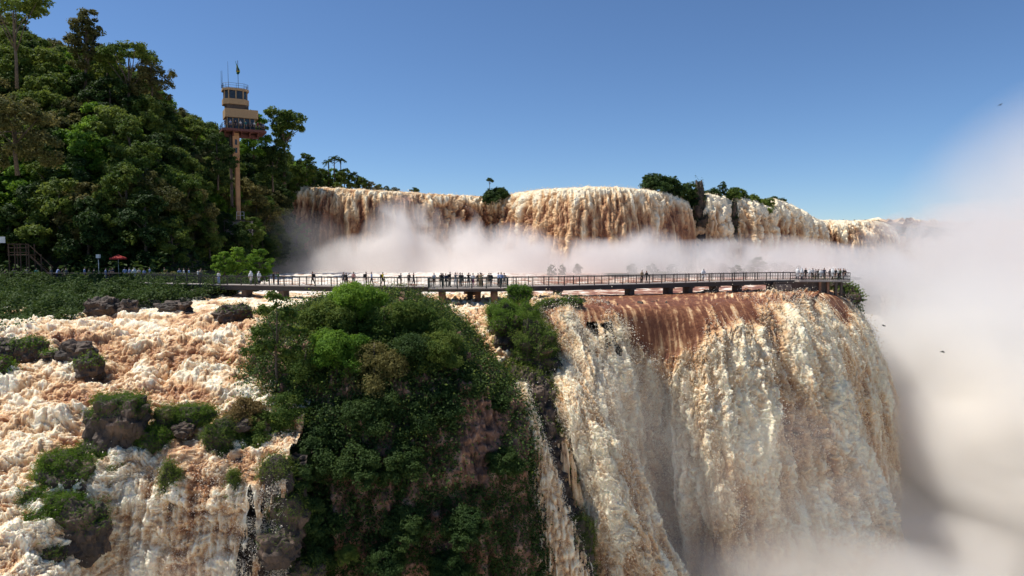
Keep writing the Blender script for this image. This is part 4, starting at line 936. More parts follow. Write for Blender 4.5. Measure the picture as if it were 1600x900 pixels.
# ---- widened viewing platform
pc = bat(s_at(734)); t, nrm = btan(s_at(734)); rz = math.atan2(t[1], t[0])
vp = empty('viewing_platform', tuple(pc + np.array([0, -2.6, 0])), rz); tag(vp, 'widened viewing platform with dark green railings on rust brown columns', 'viewing platform')
W2, Dp = 4.75, 1.75
mb = MB(); mb.prism([(-W2, -Dp), (W2 - .9, -Dp), (W2, -Dp + 1.2), (W2, Dp - .1), (-W2, Dp - .1)], -.12, 0); mb.build('deck', M['decktop'], vp)
mb = MB(); mb.prism([(-W2 + .1, -Dp + .1), (W2 - .95, -Dp + .1), (W2 - .1, -Dp + 1.25), (W2 - .1, Dp - .15), (-W2 + .1, Dp - .15)], -.42, -.123); mb.build('beam', M['steel'], vp)
for x, y in ((-3.15, -1.0), (1.15, .2), (3.05, -1.0), (.2, 1.2)):
    mb = MB(); mb.tube([(x, y, -2.6), (x, y, -.423)], .45 if y < 0 else .36, 14); mb.build('column', M['pillar'] if y < 1 else M['concrete'], vp, True)
edge_ = [(-W2, Dp - .3), (-W2, -Dp + .05), (W2 - .95, -Dp + .05), (W2 - .05, -Dp + 1.2), (W2 - .05, Dp - .3)]
for h, w_ in ((1.15, .08), (.14, .05), (.85, .03)):
    mb = MB()
    for a, b in zip(edge_[:-1], edge_[1:]): mb.tube([(a[0], a[1], h), (b[0], b[1], h)], w_ / 2 + .012, 6)
    mb.build('handrail' if h > 1 else 'lower_rail', M['darkgreen'], vp)
mb = MB(); k = 0
for a, b in zip(edge_[:-1], edge_[1:]):
    n = max(2, int(math.hypot(b[0] - a[0], b[1] - a[1]) / .13))
    for i in range(n): f = i / n; mb.box((a[0] + (b[0] - a[0]) * f, a[1] + (b[1] - a[1]) * f, .58), (.03, .03, .9))
    m_ = max(1, int(math.hypot(b[0] - a[0], b[1] - a[1]) / 1.6))
    for i in range(m_):
        f = i / m_; pb = MB(); pb.box((a[0] + (b[0] - a[0]) * f, a[1] + (b[1] - a[1]) * f, .6), (.13, .13, 1.2)); pb.build('railing_post', M['darkgreen'], vp)
tag(mb.build('balusters', M['darkgreen'], vp), kind='stuff')
# ---- end lookout
ec = P(1286, 437, 100.5)
ep = empty('end_lookout', (ec[0], ec[1], DZ), .04); tag(ep, 'crowded lookout deck at the far end of the footbridge, jutting over the drop', 'lookout')
mb = MB(); mb.prism([(-4.2, -1.3), (3.4, -1.3), (3.9, -.4), (3.7, 1.6), (-4.2, 1.6)], -.22, .02); mb.build('deck', M['decktop'], ep)
mb = MB(); mb.prism([(-7.6, -.9), (.6, -.9), (.6, 1.2), (-7.6, 1.2)], -1.75, -.24); mb.build('abutment', M['concrete'], ep)
for x in (-1.0, .2, 1.4, 2.2): mb = MB(); mb.box((x, -1.05, -1.3), (.32, .3, 2.1)); mb.build('pier', M['pillar'] if x < 1 else M['concrete'], ep)
edge_ = [(-4.2, -1.25), (3.35, -1.25), (3.85, -.4), (3.65, 1.5), (-4.2, 1.5)]
mb = MB()
for h in (1.1, .6, .15):
    for a, b in zip(edge_[:-1], edge_[1:]): mb.tube([(a[0], a[1], h), (b[0], b[1], h)], .035, 6)
mb.build('handrail', M['steel'], ep)
mb = MB()
for a, b in zip(edge_[:-1], edge_[1:]):
    n = max(2, int(math.hypot(b[0] - a[0], b[1] - a[1]) / .3))
    for i in range(n): f = i / n; mb.box((a[0] + (b[0] - a[0]) * f, a[1] + (b[1] - a[1]) * f, .56), (.03, .03, 1.05))
tag(mb.build('balusters', M['steel'], ep), kind='stuff')
mb = MB(); mb.box((-6.4, -1.05, -.95), (2.3, .08, .8)); mb.build('wall_panel', M['house'], ep)

# ---- lift tower
tz = P(371, 350, 144); tw_ = empty('lookout_tower', (tz[0], 144, tz[2]), .5); tag(tw_, 'tall orange lift tower with tan glazed cabin and a red brown viewing deck', 'tower')
def box_part(name, c, d, mat, parent=tw_): mb = MB(); mb.box(c, d); return mb.build(name, mat, parent)
def ring_pts(w, d, cx=0.0, cy=0.0, ch=.0): 
    return [(cx - w / 2 + ch, cy - d / 2), (cx + w / 2 - ch, cy - d / 2), (cx + w / 2, cy - d / 2 + ch), (cx + w / 2, cy + d / 2 - ch), (cx + w / 2 - ch, cy + d / 2), (cx - w / 2 + ch, cy + d / 2), (cx - w / 2, cy + d / 2 - ch), (cx - w / 2, cy - d / 2 + ch)]
def pr_(name, pts, z0, z1, mat, parent=tw_): mb = MB(); mb.prism(pts, z0, z1); return mb.build(name, mat, parent)
sh = box_part('shaft', (.25, 0, 5.0), (.8, 1.2, 18.0), M['orange']); box_part('upper_shaft', (0, 0, 16.2), (1.3, 2.0, 5.2), M['orange'])
for z in (16.9, 15.2): box_part('window', (.0, -1.003, z), (.42, .03, 1.1), M['glass'])
box_part('shaft_rib', (-.95, .2, 11.0), (.4, 1.4, 14.6), M['concrete'])
cxo = 1.3
pr_('viewing_deck', ring_pts(8.6, 6.6, cxo + .2, 0, .5), 18.9, 19.35, M['redslab'])
for x in (-2.2, -.6, 1.0, 2.6, 4.2): 
    mb = MB(); mb.add([(x - .12, -2.9, 18.9), (x + .12, -2.9, 18.9), (x + .12, 2.9, 18.9), (x - .12, 2.9, 18.9), (x - .12, -1.2, 18.1), (x + .12, -1.2, 18.1), (x + .12, 1.2, 18.1), (x - .12, 1.2, 18.1)], [(0, 3, 2, 1), (4, 5, 6, 7), (0, 1, 5, 4), (2, 3, 7, 6), (0, 4, 7, 3), (1, 2, 6, 5)]); mb.build('deck_beam', M['redslab'], tw_)
box_part('cross_beam', (cxo, 0, 18.3), (6.6, .5, .75), M['redslab'])
mb = MB(); pts = ring_pts(8.4, 6.4, cxo + .2, 0, .5); pts.append(pts[0])
for h in (19.35 + 1.1, 19.35 + .6):
    for a, b in zip(pts[:-1], pts[1:]): mb.tube([(a[0], a[1], h), (b[0], b[1], h)], .035, 5)
for a, b in zip(pts[:-1], pts[1:]):
    n = max(1, int(math.hypot(b[0] - a[0], b[1] - a[1]) / .9))
    for i in range(n): f = i / n; mb.box((a[0] + (b[0] - a[0]) * f, a[1] + (b[1] - a[1]) * f, 19.9), (.05, .05, 1.1))
mb.build('deck_railing', M['steel'], tw_)
room = pr_('glazed_room', ring_pts(5.4, 3.8, cxo - .3, .2, .3), 19.353, 21.75, M['glass'])
for x in (-1.7, -.6, .5, 1.6, 2.7, 3.7): box_part('mullion', (x, -1.74, 20.55), (.16, .1, 2.38), M['tan'])
pr_('parapet_band', ring_pts(6.4, 4.9, cxo - .2, .1, .2), 21.753, 23.5, M['tan'])
pr_('service_floor', ring_pts(4.4, 3.6, .4, .2, .5), 23.503, 24.5, M['concrete'])
pr_('upper_band', ring_pts(5.0, 4.4, .2, .2, 1.0), 24.503, 25.6, M['tan'])
pr_('cabin_glass', ring_pts(4.4, 3.8, .2, .2, .9), 25.603, 27.3, M['glass'])
for x, y in ((-1.3, -1.74), (.1, -1.74), (1.5, -1.74), (2.36, -.8), (2.36, .8), (-1.96, -.8), (-1.96, .8)): box_part('mullion', (x, y, 26.45), (.22, .22, 1.69), M['tan'])
pr_('cabin_roof', ring_pts(5.1, 4.5, .2, .2, 1.0), 27.303, 27.75, M['tan'])
mb = MB(); pts = ring_pts(4.8, 4.2, .2, .2, .9); pts.append(pts[0])
for h in (28.75, 28.3):
    for a, b in zip(pts[:-1], pts[1:]): mb.tube([(a[0], a[1], h), (b[0], b[1], h)], .03, 5)
for a in pts[:-1]: mb.box((a[0], a[1], 28.25), (.06, .06, 1.0))
for a, b in zip(pts[:-1], pts[1:]): mb.box(((a[0] + b[0]) / 2, (a[1] + b[1]) / 2, 28.25), (.05, .05, 1.0))
mb.build('roof_railing', M['steel'], tw_)
for x, y, h in ((-2.5, -.4, 31.2), (-2.2, .6, 31.6), (-1.2, -.8, 33.2)): mb = MB(); mb.tube([(x, y, 27.75), (x, y, h)], [.05, .025], 6); mb.build('antenna', M['steel'], tw_)
mb = MB(); mb.tube([(.7, -.9, 27.75), (.7, -.9, 33.6)], .05, 7); mb.build('flagpole', M['steel'], tw_)
# limp hanging flag: green field, yellow rhombus, blue disc
m, nt, b = newmat('flag cloth'); at = nt.nodes.new('ShaderNodeUVMap'); sx = nt.nodes.new('ShaderNodeSeparateXYZ'); nt.links.new(at.outputs[0], sx.inputs[0])
au = math_n(nt, 'ABSOLUTE', math_n(nt, 'SUBTRACT', sx.outputs[0], .5)); av = math_n(nt, 'ABSOLUTE', math_n(nt, 'SUBTRACT', sx.outputs[1], .5))
rh = math_n(nt, 'LESS_THAN', math_n(nt, 'ADD', math_n(nt, 'DIVIDE', au, .42), math_n(nt, 'DIVIDE', av, .38)), 1.0)
dd = math_n(nt, 'ADD', math_n(nt, 'POWER', math_n(nt, 'MULTIPLY', au, 1.43), 2), math_n(nt, 'POWER', av, 2)); di = math_n(nt, 'LESS_THAN', dd, .045)
m1 = nt.nodes.new('ShaderNodeMix'); m1.data_type = 'RGBA'; m1.inputs[6].default_value = (0, .13, .03, 1); m1.inputs[7].default_value = (.75, .55, .02, 1); nt.links.new(rh, m1.inputs[0])
m2 = nt.nodes.new('ShaderNodeMix'); m2.data_type = 'RGBA'; m2.inputs[7].default_value = (.01, .03, .18, 1); nt.links.new(di, m2.inputs[0]); nt.links.new(m1.outputs[2], m2.inputs[6]); nt.links.new(m2.outputs[2], b.inputs['Base Color']); b.inputs['Roughness'].default_value = .8
nu, nv = 28, 18; V, UV = [], []
for j in range(nv):
    for i in range(nu):
        u, v = i / (nu - 1), j / (nv - 1)
        # hangs diagonally from its upper hoist corner
        x = u * .75 * math.sin(math.pi * (.12 + .8 * v)) + .1 * math.sin(u * 9 + v * 3); y = .16 * math.sin(u * 11 + v * 2); z = 33.5 - (1 - v) * 2.2 - u * 1.3 * (.5 + .5 * v)
        V.append((.75 + (x - .38) * 1.1, -.9 + y, z)); UV.append((u, v))
F = grid_faces(nv, nu); o = mesh_np('flag', V, F, m, tw_); uvl = o.data.uv_layers.new(name='UVMap'); UV = np.array(UV)
uvl.data.foreach_set('uv', UV[F.reshape(-1)].ravel().astype(np.float32))
# building at the foot of the tower
hb = empty('tower_base_building', (tz[0] + 1.6, 140.5, P(385, 366, 140.5)[2] - .5), .25); tag(hb, 'small pale building with dark openings at the foot of the tower', 'building')
box_part('wall', (0, 0, 1.6), (5.2, 3.6, 3.2), M['house'], hb); box_part('roof', (0, 0, 3.32), (5.7, 4.1, .22), M['concrete'], hb); box_part('door', (.3, -1.83, 1.1), (.9, .06, 2.1), M['glass'], hb); box_part('window', (-1.5, -1.83, 1.9), (1.1, .06, .9), M['glass'], hb); box_part('window', (1.8, -1.83, 1.9), (.8, .06, .9), M['glass'], hb)
mb = MB()
for x in (-.1, .6, 1.3): mb.box((x, -1.5, 4.2), (.06, .06, 1.6))
for z in (5.0, 4.3): mb.box((.6, -1.5, z), (1.5, .06, .06))
mb.build('roof_frame', M['white'], hb)

# ---- timber stair tower, parasol, lamp, panel, terrace
TY = 103.5
c = P(16, 441, TY); st_ = empty('timber_stairs', (c[0], TY, -5.2)); tag(st_, 'brown timber lookout stand with a stair in front of the dark forest', 'stairs')
for x in (0, .9, 1.75, 2.65, 3.0, 4.85):
    h = 5.6 if x < 3.2 else 4.0
    for y in ((0, 1.8) if x in (0, 2.65) else (0,)): box_part('post', (x, y, h / 2), (.14, .14, h), M['wood'], st_)
box_part('landing', (1.4, .9, 3.9), (3.1, 2.0, .12), M['wood'], st_)
for z in (5.55, 5.0, 4.3): box_part('rail', (1.4, -.083, z), (3.0, .06, .12), M['wood'], st_)
for dz, w_ in ((1.5, .1), (0, .28)):
    mb = MB(); mb.sweep([(3.05, .0, 4.0 + dz), (4.8, 0, 2.3 + dz), (6.6, 0, .5 + dz)], .08, w_); mb.build('stringer' if dz == 0 else 'handrail', M['wood'], st_)
mb = MB()
for i in range(13): mb.box((3.15 + i * .27, .5, 3.75 - i * .27), (.28, .95, .05))
mb.build('treads', M['wood'], st_)
c = P(186, 440, 106); pa = empty('parasol', (c[0], 106, -5.0)); tag(pa, 'red canvas parasol above the crowd on the shaded terrace', 'parasol')
mb = MB(); mb.tube([(0, 0, 0), (0, 0, 3.3)], .035, 7); mb.build('pole', M['white'], pa)
Vp = [(0, 0, 3.75)] + [(1.25 * math.cos(2 * math.pi * k / 8), 1.25 * math.sin(2 * math.pi * k / 8), 3.2 if k % 2 else 3.26) for k in range(8)] + [(1.25 * math.cos(2 * math.pi * k / 8), 1.25 * math.sin(2 * math.pi * k / 8), 3.02) for k in range(8)]
mb = MB(); mb.add(Vp, [(0, 1 + k, 1 + (k + 1) % 8) for k in range(8)] + [(1 + k, 9 + k, 9 + (k + 1) % 8, 1 + (k + 1) % 8) for k in range(8)]); mb.build('canopy', M['redcloth'], pa)
c = P(155, 440, 104); la = empty('lamp_post', (c[0], 104, -5.0)); tag(la, 'white topped lamp post standing on the shaded terrace', 'lamp post')
mb = MB(); mb.tube([(0, 0, 0), (0, 0, 3.0)], .05, 7); mb.build('pole', M['white'], la); box_part('lamp_head', (0, 0, 3.5), (.5, .4, .55), M['white'], la); box_part('bracket', (0, 0, 3.1), (.2, .2, .22), M['steel'], la)
c = P(-4, 380, 104); sg = empty('notice_board', (c[0], 104, -5.0)); tag(sg, 'plain white board on a post at the far left edge of the terrace', 'board')
box_part('panel', (0, 0, 6.0), (2.4, .08, .95), M['white'], sg); box_part('post', (-.6, .1, 2.9), (.12, .1, 5.8), M['wood'], sg)
fe = empty('terrace_railing', (-62, 100.6, -5.0)); tag(fe, 'dark post and rail fence along the edge of the terrace', 'fence')
mb = MB()
for z in (1.05, .55): mb.tube([(-28, 1.0, z), (-8, .6, z), (16, .0, z)], .04, 5)
mb.build('rail', M['steel'], fe)
for i in range(23): x = -28 + i * 2; box_part('post', (x, .8 - (x + 28) * .018, .5), (.08, .08, 1.2), M['steel'], fe)
o = mesh_np('terrace', [(-108, 99, -5.02), (-46, 99, -5.02), (-46, 112, -5.02), (-108, 112, -5.02)], [(0, 1, 2, 3)], M['concrete']); structure(o, 'paved terrace under the trees')
pale = make_tree('pale_shrub', 'pale flowering shrub among the people on the terrace', 1.8, 1.4, M['leaf_olive'], 501, n_clump=50, per=22, leaf=.16, trunk=.06)
c = P(262, 436, 101.5); pale.location = (c[0], 101.5, -5.0)

# ================================================================== PEOPLE
import bmesh
def cloth(name, c): return plain(name, c, .85, var=.12, scale=6)
CL = {'white': cloth('white cotton', (.62, .62, .62)), 'black': cloth('black cotton', (.012, .012, .014)), 'navy': cloth('navy cotton', (.015, .02, .05)), 'grey': cloth('grey cotton', (.13, .13, .14)), 'yellow': cloth('yellow cotton', (.62, .48, .02)),
      'red': cloth('red cotton', (.35, .02, .03)), 'magenta': cloth('magenta cotton', (.32, .02, .16)), 'teal': cloth('teal cotton', (.02, .22, .22)), 'blue': cloth('pale blue cotton', (.28, .36, .58)), 'green': cloth('green cotton', (.05, .12, .03)), 'pink': cloth('pink cotton', (.5, .22, .2)), 'tan': cloth('tan cotton', (.38, .28, .16)), 'clear': cloth('translucent white rain poncho', (.7, .72, .72))}
SKIN = [plain('light skin', (.50, .30, .21), .6, var=.05), plain('brown skin', (.24, .12, .07), .6, var=.05)]
HAIR = plain('dark hair', (.015, .011, .009), .6); SHOE = plain('dark shoes', (.03, .03, .03), .6)
def body(pose):
    J, E = {}, []
    def j(n, x, y, z, r, reg, par=None, r2=None):
        J[n] = (len(J), (x, y, z), r, r2 or r, reg)
        if par: E.append((J[par][0], J[n][0]))
    w = pose == 'walk'; po = pose == 'poncho'; ln = .22 if pose == 'lean' else 0
    top = 'top'
    j('pelvis', 0, 0, .92, .16 if not po else .27, 'legs' if not po else top, None, .12 if not po else .24)
    j('waist', 0, -ln * .25, 1.08, .135 if not po else .26, top, 'pelvis', .10 if not po else .22); j('chest', 0, -ln * .7, 1.28, .17 if not po else .25, top, 'waist', .115 if not po else .2)
    j('shoulders', 0, -ln, 1.41, .13 if not po else .2, top, 'chest', .09 if not po else .16); j('neck', 0, -ln * 1.05, 1.49, .055 if not po else .1, 'skin' if not po else top, 'shoulders')
    j('jaw', 0, -.02 - ln * 1.1, 1.57, .075 if not po else .13, 'head', 'neck'); j('head', 0, -.01 - ln * 1.15, 1.65, .095 if not po else .14, 'head', 'jaw'); j('crown', 0, .01 - ln * 1.15, 1.71, .07 if not po else .1, 'head', 'head')
    for sd, s in (('l', 1), ('r', -1)):
        fy = (.22 * s if w else .0); by = fy
        j('hip' + sd, .09 * s, 0, .86, .1, 'legs', 'pelvis'); j('knee' + sd, .10 * s, -by * .6 - .02, .48, .065 if not po else .075, 'legs', 'hip' + sd)
        j('ankle' + sd, .10 * s, -by + (.05 if w else 0), .09, .042, 'legs', 'knee' + sd); j('toe' + sd, .11 * s, -by - .15, .035, .036, 'shoe', 'ankle' + sd)
        j('sh' + sd, .18 * s, -ln, 1.39, .062 if not po else .12, top, 'shoulders')
        if pose == 'phone' or (pose == 'point' and s == 1):
            el = (.24 * s, -.16, 1.30); ha = (.10 * s, -.36, 1.58) if pose == 'phone' else (.52 * s, -.1, 1.62)
            if pose == 'point': el = (.36 * s, -.03, 1.46)
        elif pose == 'lean': el = (.24 * s, -.32, 1.16); ha = (.12 * s, -.52, 1.15)
        elif w: el = (.23 * s, .08 * s, 1.12); ha = (.23 * s, .02 + .2 * s, .88)
        else: el = (.25 * s, .03, 1.12); ha = (.24 * s, -.07, .86)
        if po: el = (.3 * s, -.05, 1.12); ha = (.28 * s, -.12, .93)
        j('el' + sd, *el, .045 if not po else .1, top if po else 'sleeve', 'sh' + sd)
        mid = tuple(a * .5 + b * .5 for a, b in zip(el, ha)); j('fa' + sd, *mid, .038 if not po else .07, 'skin' if not po else top, 'el' + sd)
        j('wr' + sd, *ha, .027, 'skin', 'fa' + sd)
        d = np.array(ha) - np.array(el); d = d / np.linalg.norm(d); h2 = np.array(ha) + d * .09
        j('hand' + sd, *h2, .034, 'skin', 'wr' + sd, .022); h3 = np.array(ha) + d * .05 + np.array([-.045 * s, -.02, 0]); j('thumb' + sd, *h3, .012, 'skin', 'wr' + sd)
        h4 = h2 + d * .07; j('fing' + sd, *h4, .018, 'skin', 'hand' + sd)
    names = list(J); me = bpy.data.meshes.new('skeleton'); me.from_pydata([J[n][1] for n in names], E, []); o = bpy.data.objects.new('skeleton', me); COL.objects.link(o)
    sk = o.modifiers.new('skin', 'SKIN'); sk.use_smooth_shade = True; o.modifiers.new('sub', 'SUBSURF').levels = 1
    sv = me.skin_vertices[0].data
    for n in names: sv[J[n][0]].radius = (J[n][2], J[n][3])
    sv[0].use_root = True
    bpy.context.view_layer.update(); dg = bpy.context.evaluated_depsgraph_get(); m2 = bpy.data.meshes.new_from_object(o.evaluated_get(dg)); bpy.data.objects.remove(o)
    m2.name = 'person'; jp = np.array([J[n][1] for n in names]); reg = [J[n][4] for n in names]
    m2.materials.clear()
    for mt in (SKIN[0], HAIR, CL['grey'], CL['navy'], SHOE): m2.materials.append(mt)
    for f in m2.polygons:
        c = np.array(f.center); rg = reg[int(np.argmin(((jp - c) ** 2).sum(1)))]; f.use_smooth = True
        f.material_index = {'skin': 0, 'top': 2, 'sleeve': 2, 'legs': 3, 'shoe': 4}.get(rg, 0)
        if rg == 'head': f.material_index = (2 if c[1] > -.1 or c[2] > 1.72 else 0) if po else (1 if (c[2] > 1.68 or c[1] > .0 - ln * 1.1 + .0 and c[2] > 1.56) else 0)
        if po and c[2] > .55 and rg in ('legs',): f.material_index = 2
    return m2
BODY = {k: body(k) for k in ('stand', 'walk', 'phone', 'lean', 'poncho', 'point')}
# a backpack mesh
mb = MB(); mb.prism([(-.15, .10), (.15, .10), (.17, .2), (.12, .3), (-.12, .3), (-.17, .2)], .98, 1.42); mb.box((0, .31, 1.12), (.2, .05, .2)); mb.box((-.09, -.02, 1.44), (.04, .26, .02)); mb.box((.09, -.02, 1.44), (.04, .26, .02))
BAGP = mb.build('backpack', CL['black']); bag_me = BAGP.data; bpy.data.objects.remove(BAGP)
def person(loc, face, pose, top, legs, label, group=None, h=1.0, bag=None, skin=0):
    o = bpy.data.objects.new('person', BODY[pose]); COL.objects.link(o); o.location = loc; o.rotation_euler = (0, 0, face); o.scale = (h, h, h)
    for i, m_ in ((0, SKIN[skin]), (2, CL[top]), (3, CL[legs])): o.material_slots[i].link = 'OBJECT'; o.material_slots[i].material = m_
    tag(o, label, 'person', group)
    if bag:
        b_ = bpy.data.objects.new('backpack', bag_me); link(b_, o); b_.material_slots[0].link = 'OBJECT'; b_.material_slots[0].material = CL[bag]
    return o
rp = random.Random(11)
def on_bridge(px, off=-.35): s = s_at(px); c = bat(s) + btan(s)[1] * off; t = btan(s)[0]; return (c[0], c[1], DZ + .002), math.atan2(t[1], t[0])
TOWARD, AWAY, LEFTF, RIGHTF = 0, math.pi, -math.pi / 2, math.pi / 2
GB = 'visitors on the footbridge'
for px, off, face, pose, top, legs, bag, lab in (
    (343, -.2, AWAY, 'stand', 'white', 'blue', None, 'person in a white top and pale trousers at the shaded landward end of the bridge'),
    (394, -.3, LEFTF, 'poncho', 'clear', 'grey', None, 'person bent under a bulky white rain poncho, left one of the poncho pair'),
    (402, .3, RIGHTF, 'poncho', 'clear', 'navy', None, 'person in a white rain poncho, right one of the poncho pair'),
    (425, .3, RIGHTF, 'stand', 'black', 'black', None, 'dark dressed person just right of the poncho pair'),
    (436, -.2, LEFTF, 'phone', 'green', 'grey', None, 'person in a dull green top near the first bridge piers'),
    (490, -.3, LEFTF, 'walk', 'black', 'black', 'black', 'lone walker with a dark backpack between the leftmost group and the island treetop'),
    (536, .1, AWAY, 'stand', 'grey', 'navy', None, 'grey topped person standing just left of the one pointing'),
    (541.5, -.2, TOWARD, 'point', 'black', 'black', None, 'dark dressed person stretching out one arm above the island treetop'),
    (552, .1, AWAY, 'stand', 'pink', 'grey', None, 'person in a pinkish top above the island treetop'),
    (572.5, -.2, RIGHTF, 'stand', 'black', 'black', 'black', 'dark dressed person with a backpack above the right of the island treetop'),
    (581.5, -.3, LEFTF, 'walk', 'blue', 'navy', None, 'shorter person in pale blue walking left beside the backpacker'),
    (598.5, -.2, RIGHTF, 'walk', 'yellow', 'black', 'black', 'walker in a bright yellow top with a dark backpack'),
    (627, -.3, RIGHTF, 'stand', 'grey', 'black', 'black', 'broad person in grey with a bag, left of two walkers by the pier'),
    (639, .0, AWAY, 'stand', 'black', 'black', None, 'slim dark person between the broad one and the tall walker'),
    (646.5, -.2, RIGHTF, 'walk', 'black', 'navy', None, 'tall dark walker right above the bridge pier'),
    (1004, .1, TOWARD, 'stand', 'tan', 'black', None, 'left person of the close pair alone on the right stretch of bridge'),
    (1009, -.2, LEFTF, 'walk', 'black', 'black', None, 'right person of the close pair, dressed in black'),
    (1099, .0, TOWARD, 'poncho', 'clear', 'grey', None, 'lone figure in a white poncho far along the bridge')):
    loc, rz_ = on_bridge(px, off); person(loc, rz_ + face, pose, top, legs, lab, GB, rp.uniform(.96, 1.06), bag, rp.choice((0, 0, 1)))
GP = 'visitors on the viewing platform'
for px, dy, face, pose, top, legs, bag, lab in (
    (678, 1.2, .3, 'stand', 'white', 'black', None, 'person in white at the left end of the viewing platform'),
    (689, .3, 3.0, 'stand', 'black', 'black', None, 'dark dressed person second from the left end of the viewing platform'),
    (691.5, 1.3, 3.2, 'phone', 'black', 'navy', None, 'person taking a photo behind the second figure of the platform'),
    (696.5, -.4, 3.4, 'stand', 'navy', 'black', None, 'navy dressed person third along the platform'),
    (703, .9, 1.2, 'stand', 'black', 'black', 'black', 'person with a dark bag under the left half of the platform rail'),
    (711.5, .6, 2.6, 'phone', 'grey', 'white', None, 'grey topped person in white trousers in the middle left of the platform'),
    (719, -.8, 4.0, 'stand', 'black', 'grey', 'black', 'dark figure with a backpack at the rail in the platform middle'),
    (722, .9, 3.4, 'stand', 'grey', 'black', None, 'grey figure half hidden by the bag carrier in the platform middle'),
    (732, .5, 3.0, 'phone', 'black', 'grey', None, 'person lifting a phone left of the red skirted visitor'),
    (739, -.3, 3.0, 'stand', 'white', 'magenta', None, 'visitor in white above bright red magenta trousers'),
    (747, .2, 3.6, 'stand', 'black', 'black', None, 'dark figure just right of the red trousered visitor'),
    (750.5, -.6, 2.6, 'stand', 'tan', 'tan', None, 'person in tan clothes against the platform rail'),
    (752, 1.2, 2.9, 'phone', 'tan', 'black', None, 'tallest reaching figure, both hands up with a camera'),
    (764, .8, 2.9, 'stand', 'black', 'black', None, 'left one of two dark figures in the right half of the platform'),
    (767, .2, 3.4, 'stand', 'black', 'navy', 'black', 'right one of two dark figures, carrying a backpack'),
    (778.5, 1.0, 1.8, 'point', 'blue', 'black', None, 'person in pale blue holding an arm out at the right of the platform'),
    (783, .4, 3.0, 'stand', 'blue', 'grey', None, 'person in a pale blue shirt near the right corner of the platform'),
    (788, .8, 3.2, 'lean', 'grey', 'grey', None, 'person leaning on the rail at the right corner of the platform')):
    Yp = 84.2 + dy * .9 - 1.2; c = ((px - CX) / FPX * Yp, Yp, DZ + .003); person(c, face, pose, top, legs, lab, GP, rp.uniform(.95, 1.07), bag, rp.choice((0, 0, 1)))
GE = 'crowd on the end lookout'
for i, (px, dy, pose, top, legs, lab) in enumerate((
    (1246.5, -.6, 'poncho', 'clear', 'grey', 'leftmost poncho figure on the end lookout'), (1253, -.3, 'poncho', 'clear', 'navy', 'second poncho figure from the left on the end lookout'), (1259, .4, 'stand', 'black', 'black', 'dark person right of the two leftmost ponchos'),
    (1265, -.4, 'poncho', 'clear', 'black', 'poncho figure left of centre in the lookout crowd'), (1270, .3, 'stand', 'white', 'black', 'white shirted person in the middle of the lookout crowd'), (1275, -.3, 'stand', 'grey', 'black', 'grey dressed person in the middle of the lookout crowd'),
    (1278.5, .6, 'phone', 'black', 'black', 'person with a raised phone in the middle of the lookout crowd'), (1283, -.5, 'poncho', 'clear', 'grey', 'poncho figure right of centre in the lookout crowd'), (1288, .2, 'stand', 'navy', 'black', 'navy dressed person before the gap in the lookout crowd'),
    (1297, .4, 'stand', 'grey', 'grey', 'grey person just after the gap in the lookout crowd'), (1301, -.4, 'poncho', 'clear', 'black', 'poncho figure after the gap in the lookout crowd'), (1306, .3, 'stand', 'black', 'black', 'dark person near the outer corner of the lookout'),
    (1310, -.3, 'phone', 'white', 'black', 'white topped person filming at the outer corner of the lookout'), (1313, .7, 'stand', 'green', 'black', 'green dressed person behind the one filming'), (1318, -.2, 'stand', 'black', 'black', 'second dark figure from the tip of the lookout'), (1321.5, .5, 'lean', 'black', 'navy', 'dark figure leaning at the very tip of the lookout'))):
    Yp = 100.5 + dy; person(((px - CX) / FPX * Yp, Yp, DZ + .023), rp.uniform(0, 6.28), pose, top, legs, lab, GE, rp.uniform(.93, 1.06), None, rp.choice((0, 1)))
GT = 'crowd on the shaded terrace'
